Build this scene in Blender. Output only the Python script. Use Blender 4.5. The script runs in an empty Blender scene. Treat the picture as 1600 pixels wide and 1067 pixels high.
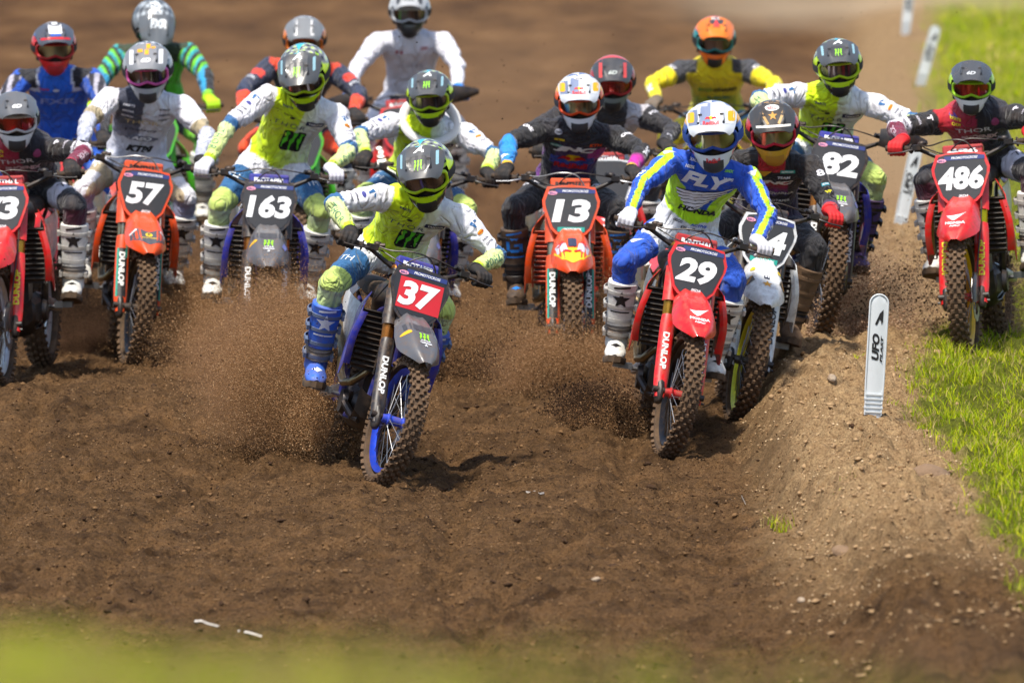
import bpy, bmesh, math, random
import numpy as np
from mathutils import Vector, Matrix, Quaternion
from mathutils.bvhtree import BVHTree

random.seed(7); rng = np.random.default_rng(7)
R = math.radians
sc = bpy.context.scene
COL = sc.collection

# ------------------------------------------------------------------ camera, sky, sun, exposure
LENS, CAMH, CAMY = 400.0, 5.0, -57.3
PITCH = math.atan((533.5 + 795) / 17778.0)
cam_d = bpy.data.cameras.new('camera'); cam = bpy.data.objects.new('camera', cam_d); COL.objects.link(cam)
cam_d.sensor_width = 36; cam_d.lens = LENS; cam_d.clip_start = 1.0; cam_d.clip_end = 4000
cam.location = (0, CAMY, CAMH); cam.rotation_euler = (R(90) - PITCH, 0, 0)
cam_d.dof.use_dof = True; cam_d.dof.focus_distance = 58.3; cam_d.dof.aperture_fstop = 4.6
sc.camera = cam

SUN_EL, SUN_AZ = 66.0, 203.0      # azimuth clockwise from +Y (scene depth); 222 = behind the camera's left shoulder
w = bpy.data.worlds.new('World'); sc.world = w; w.use_nodes = True
nt = w.node_tree; nt.nodes.clear()
sky = nt.nodes.new('ShaderNodeTexSky'); sky.sky_type = 'NISHITA'; sky.sun_disc = False
sky.sun_elevation = R(SUN_EL); sky.sun_rotation = R(SUN_AZ); sky.dust_density = 2.0
bg = nt.nodes.new('ShaderNodeBackground'); bg.inputs[1].default_value = 0.15
wo = nt.nodes.new('ShaderNodeOutputWorld')
nt.links.new(sky.outputs[0], bg.inputs[0]); nt.links.new(bg.outputs[0], wo.inputs[0])
sun_d = bpy.data.lights.new('sun', 'SUN'); sun = bpy.data.objects.new('sun', sun_d); COL.objects.link(sun)
sun_d.energy = 4.6; sun_d.angle = R(5); sun_d.color = (1.0, 0.93, 0.82)
sd = Vector((math.sin(R(SUN_AZ)) * math.cos(R(SUN_EL)), math.cos(R(SUN_AZ)) * math.cos(R(SUN_EL)), math.sin(R(SUN_EL))))
sun.rotation_euler = sd.to_track_quat('Z', 'Y').to_euler()
sc.view_settings.view_transform = 'Standard'; sc.view_settings.look = 'None'
sc.view_settings.exposure = 0.38; sc.view_settings.gamma = 1.0; sc.view_settings.use_curve_mapping = False
sc.render.engine = 'CYCLES'
sc.cycles.use_denoising = True; sc.cycles.max_bounces = 6; sc.cycles.volume_bounces = 1
sc.cycles.transparent_max_bounces = 12; sc.cycles.volume_max_steps = 64
sc.cycles.sample_clamp_indirect = 4.0

# ------------------------------------------------------------------ pixel <-> world helpers (numbers read off the photograph, 1600 wide)
cp, sp = math.cos(PITCH), math.sin(PITCH)
def ray(px, py):
    a = (px - 800) / 17778.0; b = -(py - 533.5) / 17778.0
    return Vector((a, cp + b * sp, -sp + b * cp))
def at_y(px, py, Y):
    d = ray(px, py); t = (Y - CAMY) / d.y
    return Vector((d.x * t, Y, CAMH + d.z * t))

# ------------------------------------------------------------------ numpy value noise
def _h(ix, iy, seed):
    n = (ix.astype(np.int64) * 374761393 + iy.astype(np.int64) * 668265263 + seed * 1442695041) & 0x7fffffff
    n = (n ^ (n >> 13)) * 1274126177 & 0x7fffffff
    return ((n ^ (n >> 16)) & 0xffff) / 65535.0
def noise2(x, y, seed=0):
    x = np.asarray(x, float); y = np.asarray(y, float)
    ix, iy = np.floor(x), np.floor(y); fx, fy = x - ix, y - iy
    fx = fx * fx * (3 - 2 * fx); fy = fy * fy * (3 - 2 * fy)
    a, b = _h(ix, iy, seed), _h(ix + 1, iy, seed); c, d = _h(ix, iy + 1, seed), _h(ix + 1, iy + 1, seed)
    return (a * (1 - fx) + b * fx) * (1 - fy) + (c * (1 - fx) + d * fx) * fy - 0.5
def fbm(x, y, o=4, seed=0):
    s = 0; a = 1.0
    for k in range(o):
        s = s + a * noise2(x, y, seed + k * 17); x = x * 2.03 + 3.1; y = y * 2.03 + 1.7; a *= 0.5
    return s
def sstep(a, b, x):
    t = np.clip((x - a) / (b - a), 0, 1); return t * t * (3 - 2 * t)

# ------------------------------------------------------------------ terrain height
def edge_x(y):            # x of the line of course markers on the berm
    return 1.93 + np.clip(y - 3.5, -30, 200) * 0.040 * sstep(0, 6, y)
def height0(x, y):
    x = np.asarray(x, float); y = np.asarray(y, float)
    e = edge_x(y)
    z = 0.29 * sstep(-0.85, -0.12, x - e) - 0.05 * sstep(0.1, 0.9, x - e)
    z = z + 0.10 * fbm(x * 0.35, y * 0.22, 3, 5) * (0.4 + 0.6 * sstep(0, 3, np.abs(x) + 1))
    z = z + 0.07 * np.exp(-((x + 2.0) ** 2 / 0.9 + (y - 4.2) ** 2 / 2.5))
    z = z + 0.12 * np.exp(-((x - e + 0.55) ** 2 / 0.12 + (y - 7) ** 2 / 18.0)) 
    z = z + 0.03 * np.sin(x * 5.2 + 0.4 * np.sin(y * 0.5)) * np.exp(-((x - 0.3) ** 2) / 5) * sstep(-12, -2, y) * (1 - sstep(14, 24, y))
    xr = edge_x(y) - .72 - .25 * sstep(2, -7, y) * -1.0
    z = z - 0.06 * np.exp(-((x - xr) / .11) ** 2) + .03 * np.exp(-((x - xr - .22) / .1) ** 2)
    for k_, (x0_, sl_) in enumerate(((-1.55, .05), (-.35, -.03), (.45, .06), (-2.5, .02))):
        xc = x0_ + sl_ * y + .12 * np.sin(y * .45 + k_); z = z - (.030 * np.exp(-((x - xc) / .075) ** 2) - .018 * np.exp(-((np.abs(x - xc) - .13) / .06) ** 2)) * sstep(-12, -8, y) * (1 - sstep(8, 16, y))
    # grassy bank near the photographer
    zb = 3.692 + 0.008 * np.sin(x * 8.0 + 1) - 0.030 * (x + .6) + .006 * np.sin(x * 21) 
    bank = zb * (1 - sstep(-44.3, -27, y)) 
    return np.where(y < -20, np.maximum(z, bank), z)
def height(x, y): 
    return float(height0(np.array([x]), np.array([y]))[0])
def ground_hit(px, py):
    d = ray(px, py); lo, hi = 40.0, 75.0
    t = 25.0
    while t < 400:
        p = Vector((0, CAMY, CAMH)) + d * t
        if p.z <= height(p.x, p.y): break
        t += 0.25
    a, b = t - 0.25, t
    for _ in range(20):
        m = (a + b) / 2; p = Vector((0, CAMY, CAMH)) + d * m
        if p.z <= height(p.x, p.y): b = m
        else: a = m
    return Vector((0, CAMY, CAMH)) + d * b

# ------------------------------------------------------------------ colours and materials
def hx(s):
    s = s.lstrip('#'); v = [int(s[i:i + 2], 16) / 255 for i in (0, 2, 4)]
    return tuple(c / 12.92 if c <= 0.04045 else ((c + 0.055) / 1.055) ** 2.4 for c in v)
_M = {}
def node(nt, t, **k):
    n = nt.nodes.new(t)
    for a, b in k.items(): setattr(n, a, b)
    return n
def base_mat(name):
    m = bpy.data.materials.new(name); m.use_nodes = True
    return m, m.node_tree, m.node_tree.nodes['Principled BSDF']
DUST = (0.15, 0.088, 0.045, 1)
def mat(name, col, rough=0.4, metal=0.0, dust=0.12, coat=0.0, bump=0.0, bscale=60.0, dscale=14.0, spec=0.5):
    key = (name,)
    if key in _M: return _M[key]
    if isinstance(col, str): col = hx(col)
    m, nt, p = base_mat(name); L = nt.links.new
    p.inputs['Metallic'].default_value = metal; p.inputs['Coat Weight'].default_value = coat
    p.inputs['Specular IOR Level'].default_value = spec
    tc = node(nt, 'ShaderNodeTexCoord')
    no = node(nt, 'ShaderNodeTexNoise'); no.inputs['Scale'].default_value = dscale; no.inputs['Detail'].default_value = 8; no.inputs['Roughness'].default_value = 0.7
    L(tc.outputs['Object'], no.inputs['Vector'])
    mr = node(nt, 'ShaderNodeMapRange'); mr.inputs[1].default_value = 0.60 - dust; mr.inputs[2].default_value = 0.80 - dust * 0.7
    mr.inputs[3].default_value = dust * 0.35; mr.inputs[4].default_value = min(0.85, dust * 3.2)
    L(no.outputs['Fac'], mr.inputs[0])
    mx = node(nt, 'ShaderNodeMix', data_type='RGBA'); mx.inputs[6].default_value = (*col, 1); mx.inputs[7].default_value = DUST
    L(mr.outputs[0], mx.inputs[0]); L(mx.outputs[2], p.inputs['Base Color'])
    rr = node(nt, 'ShaderNodeMix', data_type='FLOAT'); rr.inputs[2].default_value = rough; rr.inputs[3].default_value = 0.9
    L(mr.outputs[0], rr.inputs[0]); L(rr.outputs[0], p.inputs['Roughness'])
    if bump:
        n2 = node(nt, 'ShaderNodeTexNoise'); n2.inputs['Scale'].default_value = bscale; n2.inputs['Detail'].default_value = 6
        L(tc.outputs['Object'], n2.inputs['Vector'])
        bp = node(nt, 'ShaderNodeBump'); bp.inputs['Strength'].default_value = bump; bp.inputs['Distance'].default_value = 0.01
        L(n2.outputs['Fac'], bp.inputs['Height']); L(bp.outputs[0], p.inputs['Normal'])
    _M[key] = m
    return m
def cloth_mat(name='gear_fabric'):
    if name in _M: return _M[name]
    m, nt, p = base_mat(name); L = nt.links.new
    at = node(nt, 'ShaderNodeAttribute', attribute_name='Col')
    tc = node(nt, 'ShaderNodeTexCoord')
    no = node(nt, 'ShaderNodeTexNoise'); no.inputs['Scale'].default_value = 9; no.inputs['Detail'].default_value = 9; no.inputs['Roughness'].default_value = 0.72
    L(tc.outputs['Object'], no.inputs['Vector'])
    mr = node(nt, 'ShaderNodeMapRange'); mr.inputs[1].default_value = 0.50; mr.inputs[2].default_value = 0.78; mr.inputs[3].default_value = 0.0; mr.inputs[4].default_value = 0.26
    L(no.outputs['Fac'], mr.inputs[0])
    mx = node(nt, 'ShaderNodeMix', data_type='RGBA'); mx.inputs[7].default_value = DUST
    L(mr.outputs[0], mx.inputs[0]); L(at.outputs['Color'], mx.inputs[6]); L(mx.outputs[2], p.inputs['Base Color'])
    p.inputs['Roughness'].default_value = 0.75; p.inputs['Sheen Weight'].default_value = 0.15
    # folds: stretched noise, plus weave
    mp = node(nt, 'ShaderNodeMapping'); mp.inputs['Scale'].default_value = (10, 10, 5.5)
    n2 = node(nt, 'ShaderNodeTexNoise'); n2.inputs['Scale'].default_value = 1.0; n2.inputs['Detail'].default_value = 2.5; n2.inputs['Distortion'].default_value = 1.0
    L(tc.outputs['Object'], mp.inputs[0]); L(mp.outputs[0], n2.inputs['Vector'])
    b1 = node(nt, 'ShaderNodeBump'); b1.inputs['Strength'].default_value = 0.8; b1.inputs['Distance'].default_value = 0.05
    s1 = node(nt, 'ShaderNodeMath', operation='SUBTRACT'); s1.inputs[1].default_value = .5; L(n2.outputs['Fac'], s1.inputs[0]); s2 = node(nt, 'ShaderNodeMath', operation='ABSOLUTE'); L(s1.outputs[0], s2.inputs[0]); s3 = node(nt, 'ShaderNodeMath', operation='POWER'); s3.inputs[1].default_value = .6; L(s2.outputs[0], s3.inputs[0]); L(s3.outputs[0], b1.inputs['Height'])
    n3 = node(nt, 'ShaderNodeTexNoise'); n3.inputs['Scale'].default_value = 160
    L(tc.outputs['Object'], n3.inputs['Vector'])
    b2 = node(nt, 'ShaderNodeBump'); b2.inputs['Strength'].default_value = 0.25; b2.inputs['Distance'].default_value = 0.004
    L(n3.outputs['Fac'], b2.inputs['Height']); L(b1.outputs[0], b2.inputs['Normal']); L(b2.outputs[0], p.inputs['Normal'])
    _M[name] = m
    return m
def paint_mat(name='helmet_paint'):
    if name in _M: return _M[name]
    m, nt, p = base_mat(name); L = nt.links.new
    at = node(nt, 'ShaderNodeAttribute', attribute_name='Col')
    tc = node(nt, 'ShaderNodeTexCoord')
    no = node(nt, 'ShaderNodeTexNoise'); no.inputs['Scale'].default_value = 22; no.inputs['Detail'].default_value = 8; no.inputs['Roughness'].default_value = 0.75
    L(tc.outputs['Object'], no.inputs['Vector'])
    mr = node(nt, 'ShaderNodeMapRange'); mr.inputs[1].default_value = 0.55; mr.inputs[2].default_value = 0.80; mr.inputs[3].default_value = 0.02; mr.inputs[4].default_value = 0.4
    L(no.outputs['Fac'], mr.inputs[0])
    mx = node(nt, 'ShaderNodeMix', data_type='RGBA'); mx.inputs[7].default_value = DUST
    L(mr.outputs[0], mx.inputs[0]); L(at.outputs['Color'], mx.inputs[6]); L(mx.outputs[2], p.inputs['Base Color'])
    r = node(nt, 'ShaderNodeMapRange'); r.inputs[3].default_value = 0.22; r.inputs[4].default_value = 0.8
    L(mr.outputs[0], r.inputs[0]); L(r.outputs[0], p.inputs['Roughness']); p.inputs['Coat Weight'].default_value = 0.35
    _M[name] = m
    return m
def lens_mat(name, c1, c2):
    if name in _M: return _M[name]
    m, nt, p = base_mat(name); L = nt.links.new
    tc = node(nt, 'ShaderNodeTexCoord')
    no = node(nt, 'ShaderNodeTexNoise'); no.inputs['Scale'].default_value = 9; no.inputs['Distortion'].default_value = 0.3; no.inputs['Detail'].default_value = 0
    L(tc.outputs['Object'], no.inputs['Vector'])
    cr = node(nt, 'ShaderNodeValToRGB'); cr.color_ramp.elements[0].position = 0.38; cr.color_ramp.elements[1].position = 0.66
    cr.color_ramp.elements[0].color = (*hx(c1), 1); cr.color_ramp.elements[1].color = (*hx(c2), 1)
    L(no.outputs['Fac'], cr.inputs[0]); L(cr.outputs[0], p.inputs['Base Color'])
    p.inputs['Roughness'].default_value = 0.08; p.inputs['Metallic'].default_value = 0.55; p.inputs['Coat Weight'].default_value = 1.0
    _M[name] = m
    return m
def flat(c, rough=0.5):      # plain ink / vinyl colour
    return mat('ink_' + (c if isinstance(c, str) else '%02x%02x%02x' % tuple(int(v * 255) for v in c)).strip('#'), c, rough, dust=0.06, dscale=30)

# ------------------------------------------------------------------ object helpers
def link(name, me, parent=None, mats=None):
    o = bpy.data.objects.new(name, me); COL.objects.link(o)
    if parent is not None: o.parent = parent
    if mats is not None:
        if not isinstance(mats, (list, tuple)): mats = [mats]
        if len(me.materials) == 0:
            for _ in mats: me.materials.append(None)
        for i, m in enumerate(mats):
            if i < len(o.material_slots):
                o.material_slots[i].link = 'OBJECT'; o.material_slots[i].material = m
    return o
def tag(o, label=None, cat=None, group=None, kind=None):
    if label: o['label'] = label
    if cat: o['category'] = cat
    if group: o['group'] = group
    if kind: o['kind'] = kind
    return o
def empty(name, loc=(0, 0, 0)):
    o = bpy.data.objects.new(name, None); COL.objects.link(o); o.location = loc; o.empty_display_size = 0.2
    return o
class MB:
    """collects vertices and faces; faces may carry a material index"""
    def __init__(s): s.v = []; s.f = []; s.mi = []
    def add(s, vs, fs, mi=0):
        b = len(s.v); s.v += [tuple(p) for p in vs]
        for f in fs: s.f.append(tuple(i + b for i in f)); s.mi.append(mi)
        return s
    def box(s, c, size, M=None, mi=0, taper=1.0):
        c = Vector(c); hx_, hy, hz = [a / 2 for a in size]; vs = []
        for z in (-1, 1):
            t = taper if z > 0 else 1
            for x, y in ((-1, -1), (1, -1), (1, 1), (-1, 1)):
                p = Vector((x * hx_ * t, y * hy * t, z * hz))
                vs.append((M @ p if M is not None else p) + c)
        return s.add(vs, [(3, 2, 1, 0), (4, 5, 6, 7), (0, 1, 5, 4), (1, 2, 6, 5), (2, 3, 7, 6), (3, 0, 4, 7)], mi)
    def rings(s, rings, cap=True, mi=0, closed=True):
        n = len(rings[0]); vs = [p for r in rings for p in r]; fs = []
        for i in range(len(rings) - 1):
            for j in range(n if closed else n - 1):
                a = i * n + j; b = i * n + (j + 1) % n
                fs.append((a, b, b + n, a + n))
        if cap and closed:
            fs.append(tuple(range(n))[::-1]); m = (len(rings) - 1) * n; fs.append(tuple(range(m, m + n)))
        return s.add(vs, fs, mi)
    def tube(s, pts, rad, seg=8, mi=0, cap=True, flat=(1, 1)):
        pts = [Vector(p) for p in pts]; n = len(pts)
        if not isinstance(rad, (list, tuple)): rad = [rad] * n
        rs = []; up = None
        for i, p in enumerate(pts):
            d = (pts[min(i + 1, n - 1)] - pts[max(i - 1, 0)]).normalized()
            if up is None:
                up = Vector((0, 0, 1)) if abs(d.z) < 0.9 else Vector((1, 0, 0))
            u = d.cross(up)
            if u.length < 1e-5: u = d.orthogonal()
            u.normalize(); v = u.cross(d).normalized(); up = v
            rs.append([p + (u * math.cos(2 * math.pi * k / seg) * flat[0] + v * math.sin(2 * math.pi * k / seg) * flat[1]) * rad[i] for k in range(seg)])
        return s.rings(rs, cap, mi)
    def lathe(s, prof, seg=32, axis_c=(0, 0, 0), mi=0, closed_prof=True):
        """profile (r, y) turned about the Y axis through axis_c"""
        c = Vector(axis_c); rs = []
        for k in range(seg + 1):
            a = 2 * math.pi * (k % seg) / seg
            rs.append([c + Vector((r * math.cos(a), y, r * math.sin(a))) for r, y in prof])
        n = len(prof); vs = [p for r in rs[:-1] for p in r]; fs = []
        for i in range(seg):
            for j in range(n if closed_prof else n - 1):
                a = i * n + j; b = i * n + (j + 1) % n; i2 = ((i + 1) % seg) * n
                fs.append((a, i2 + j, i2 + (j + 1) % n, b))
        return s.add(vs, fs, mi)
    def sheet(s, rows, th=0.0, mi=0, nrm=None):
        """open grid of points, optionally given thickness along -normal"""
        n = len(rows[0]); m = len(rows); P = [[Vector(p) for p in r] for r in rows]
        fs = []
        top = [p for r in P for p in r]
        for i in range(m - 1):
            for j in range(n - 1):
                a = i * n + j; fs.append((a, a + 1, a + n + 1, a + n))
        if th == 0: return s.add(top, fs, mi)
        bot = []
        for i in range(m):
            for j in range(n):
                du = P[i][min(j + 1, n - 1)] - P[i][max(j - 1, 0)]; dv = P[min(i + 1, m - 1)][j] - P[max(i - 1, 0)][j]
                nn = du.cross(dv); nn = nn.normalized() if nn.length > 1e-9 else Vector((0, 0, 1))
                bot.append(P[i][j] - nn * th)
        k = m * n; f2 = [tuple(x + k for x in f[::-1]) for f in fs]
        side = []
        for i in range(m - 1):
            a = i * n; side.append((a, a + n, a + n + k, a + k)); a = i * n + n - 1; side.append((a + n, a, a + k, a + n + k))
        for j in range(n - 1):
            a = j; side.append((a + 1, a, a + k, a + 1 + k)); a = (m - 1) * n + j; side.append((a, a + 1, a + 1 + k, a + k))
        return s.add(top + bot, fs + f2 + side, mi)
    def poly(s, pts3, th, nrm, mi=0):
        """flat polygon with thickness th against nrm"""
        n = len(pts3); nn = Vector(nrm); a = [Vector(p) for p in pts3]; b = [p - nn * th for p in a]
        fs = [tuple(range(n)), tuple(range(2 * n - 1, n - 1, -1))] + [((i + 1) % n, i, i + n, (i + 1) % n + n) for i in range(n)]
        return s.add(a + b, fs, mi)
    def ball(s, c, r, seg=10, rg=7, M=None, mi=0):
        c = Vector(c); r = Vector(r) if hasattr(r, '__len__') else Vector((r, r, r)); vs = []; fs = []
        for i in range(1, rg):
            th = math.pi * i / rg
            for j in range(seg):
                ph = 2 * math.pi * j / seg
                p = Vector((math.sin(th) * math.cos(ph) * r.x, math.sin(th) * math.sin(ph) * r.y, math.cos(th) * r.z))
                vs.append((M @ p if M is not None else p) + c)
        t = Vector((0, 0, r.z)); vs.append((M @ t if M is not None else t) + c); vs.append(c - (M @ t if M is not None else t))
        for i in range(rg - 2):
            for j in range(seg):
                a = i * seg + j; b = i * seg + (j + 1) % seg; fs.append((a, a + seg, b + seg, b))
        T = len(vs) - 2
        for j in range(seg):
            fs.append((T, j, (j + 1) % seg)); m = (rg - 2) * seg; fs.append((T + 1, m + (j + 1) % seg, m + j))
        return s.add(vs, fs, mi)
    def mesh(s, name='mesh', smooth=True, sharp=38, nmat=None):
        me = bpy.data.meshes.new(name); me.from_pydata(s.v, [], s.f)
        k = nmat or (max(s.mi) + 1 if s.mi else 1)
        for _ in range(k): me.materials.append(None)
        me.polygons.foreach_set('material_index', s.mi)
        bm = bmesh.new(); bm.from_mesh(me); bmesh.ops.recalc_face_normals(bm, faces=bm.faces); bm.to_mesh(me); bm.free()
        if smooth:
            me.polygons.foreach_set('use_smooth', [True] * len(me.polygons)); me.set_sharp_from_angle(angle=R(sharp))
        me.update()
        return me
def setcol(me, cols):
    a = me.color_attributes.new('Col', 'FLOAT_COLOR', 'POINT')
    c = np.ones((len(me.vertices), 4), np.float32); c[:, :3] = cols
    a.data.foreach_set('color', c.ravel())

# ------------------------------------------------------------------ lettering
_T = {}
def text2d(s, bold=0.03, shear=0.0, spacing=1.0, cut=None):
    """triangles of a string: width 1 unit per em, centred; returns (verts Nx2, faces, width, height)"""
    k = (s, bold, shear, spacing)
    if k in _T: return _T[k]
    cu = bpy.data.curves.new('t', 'FONT'); cu.body = s; cu.size = 1.0; cu.offset = bold; cu.shear = shear
    cu.align_x = 'CENTER'; cu.align_y = 'CENTER'; cu.space_character = spacing; cu.resolution_u = 3; cu.fill_mode = 'FRONT'
    ob = bpy.data.objects.new('t', cu); COL.objects.link(ob)
    dg = bpy.context.evaluated_depsgraph_get(); me = ob.evaluated_get(dg).to_mesh()
    v = np.array([p.co[:2] for p in me.vertices]); f = [tuple(p.vertices) for p in me.polygons]
    ob.evaluated_get(dg).to_mesh_clear(); bpy.data.objects.remove(ob); bpy.data.curves.remove(cu)
    c = (v.max(0) + v.min(0)) / 2; v = v - c; W, H = v.max(0) - v.min(0)
    _T[k] = (v, f, W, H)
    return _T[k]
def text_wh(s, w=None, h=None, **k):
    """(verts, faces) scaled to width w and height h (either may be None: keep the letter proportions)"""
    v, f, W, H = text2d(s, **k)
    sx = w / W if w else (h / H); sy = h / H if h else (w / W)
    return v * np.array([sx, sy]), f
def shape(pts):
    v = np.array(pts, float); return v, [tuple(range(len(v)))]
def rect(w, h, r=0.0): 
    a, b = w / 2, h / 2
    if r <= 0: return shape([(-a, -b), (a, -b), (a, b), (-a, b)])
    pts = []
    for cx, cy, t in ((a - r, -b + r, -90), (a - r, b - r, 0), (-a + r, b - r, 90), (-a + r, -b + r, 180)):
        for k in range(4): q = R(t + 30 * k); pts.append((cx + r * math.cos(q), cy + r * math.sin(q)))
    return shape(pts)
def oval(w, h, n=18): return shape([(w / 2 * math.cos(2 * math.pi * k / n), h / 2 * math.sin(2 * math.pi * k / n)) for k in range(n)])
def star5(r): return shape([(r * (1 if k % 2 == 0 else 0.42) * math.sin(math.pi * k / 5), r * (1 if k % 2 == 0 else 0.42) * math.cos(math.pi * k / 5)) for k in range(10)])
def joins(*parts):
    V, F, b = [], [], 0
    for v, f in parts:
        V.append(v); F += [tuple(i + b for i in q) for q in f]; b += len(v)
    return np.vstack(V), F
def mv(vf, dx=0, dy=0, rot=0, s=1):
    v, f = vf; c, q = math.cos(R(rot)), math.sin(R(rot)); v = v * s
    return np.stack([v[:, 0] * c - v[:, 1] * q + dx, v[:, 0] * q + v[:, 1] * c + dy], 1), f
def claws(h):
    """three torn vertical strokes"""
    out = []
    for k, (x, l) in enumerate(((-0.30, 0.92), (0.0, 1.0), (0.30, 0.90))):
        n = 7; L_ = []; Rr = []
        for i in range(n):
            t = i / (n - 1); wd = (0.075 + 0.035 * math.sin(i * 2.3 + k)) * (1 - 0.75 * max(0, t - 0.6) / 0.4) ; y = 0.5 - l * t
            xo = x + 0.04 * math.sin(t * 5 + k) + 0.03 * (k - 1) * t
            L_.append((xo - wd, y)); Rr.append((xo + wd * 0.9, y - 0.02))
        top = [(x + 0.17, 0.56)] if k < 3 else []
        P = L_[::-1] + top + Rr; P = P if P else P
        v = np.array(P) * h; fs = []
        A = np.array(L_) * h; B = np.array(Rr) * h
        vv = np.vstack([A, B]); fs = [(i, i + 1, n + i + 1, n + i) for i in range(n - 1)]
        out.append((vv, fs))
    return joins(*out)
def wing(w, fat=.050):
    """swept wing of stacked feathers"""
    out = []; n = 6
    for k in range(n):
        q = k / (n - 1); L0 = (-.50 + .30 * q ** 1.4, .10 - .46 * q); T = (.50 - .42 * q, .46 - .66 * q); A = []; B = []
        for i in range(7):
            t = i / 6; x = L0[0] + (T[0] - L0[0]) * t; y = L0[1] + (T[1] - L0[1]) * t ** 1.5 - .05 * math.sin(math.pi * t); wd = fat * (1 - .7 * t ** 2.5) * (.5 + .5 * min(1, t * 4))
            A.append((x, y + wd)); B.append((x, y - wd))
        out.append((np.array(A + B), [(i, i + 1, 8 + i, 7 + i) for i in range(6)]))
    v, f = joins(*out); return v * w * np.array([1, 0.8]), f
def cut_grid(v, f, step):
    """split a flat mesh on a grid so that it can bend"""
    bm = bmesh.new(); vs = [bm.verts.new((p[0], p[1], 0)) for p in v]
    for q in f:
        try: bm.faces.new([vs[i] for i in q])
        except ValueError: pass
    lo, hi = v.min(0), v.max(0)
    for ax in (0, 1):
        c = math.floor(lo[ax] / step) * step + step
        while c < hi[ax]:
            co = [0, 0, 0]; no = [0, 0, 0]; co[ax] = c; no[ax] = 1
            bmesh.ops.bisect_plane(bm, geom=bm.verts[:] + bm.edges[:] + bm.faces[:], plane_co=co, plane_no=no, dist=1e-6)
            c += step
    bm.verts.index_update(); V = np.array([x.co[:2] for x in bm.verts]); F = [tuple(q.index for q in fc.verts) for fc in bm.faces]; bm.free()
    return V, F
def wrap(mb, vf, mi, bvh, O, ux, uy, nrm, off=0.003, step=0.018, reach=0.35):
    """lay a flat shape on a surface by dropping it along -nrm from the plane (O, ux, uy)"""
    v, f = cut_grid(vf[0], vf[1], step); O, ux, uy, nrm = map(Vector, (O, ux, uy, nrm)); out = []; ok = []
    for p in v:
        q = O + ux * p[0] + uy * p[1] + nrm * reach
        h, n, i, d = bvh.ray_cast(q, -nrm, reach * 2)
        if h is None or n.dot(nrm) < 0.05: out.append(q); ok.append(False)
        else: out.append(h + nrm * off); ok.append(True)
    F = [q for q in f if all(ok[i] for i in q)]
    mb.add(out, F, mi)
def flatput(mb, vf, mi, O, ux, uy, off=0.0):
    O, ux, uy = Vector(O), Vector(ux).normalized(), Vector(uy).normalized(); n = ux.cross(uy)
    mb.add([O + ux * p[0] + uy * p[1] + n * off for p in vf[0]], vf[1], mi)
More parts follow.
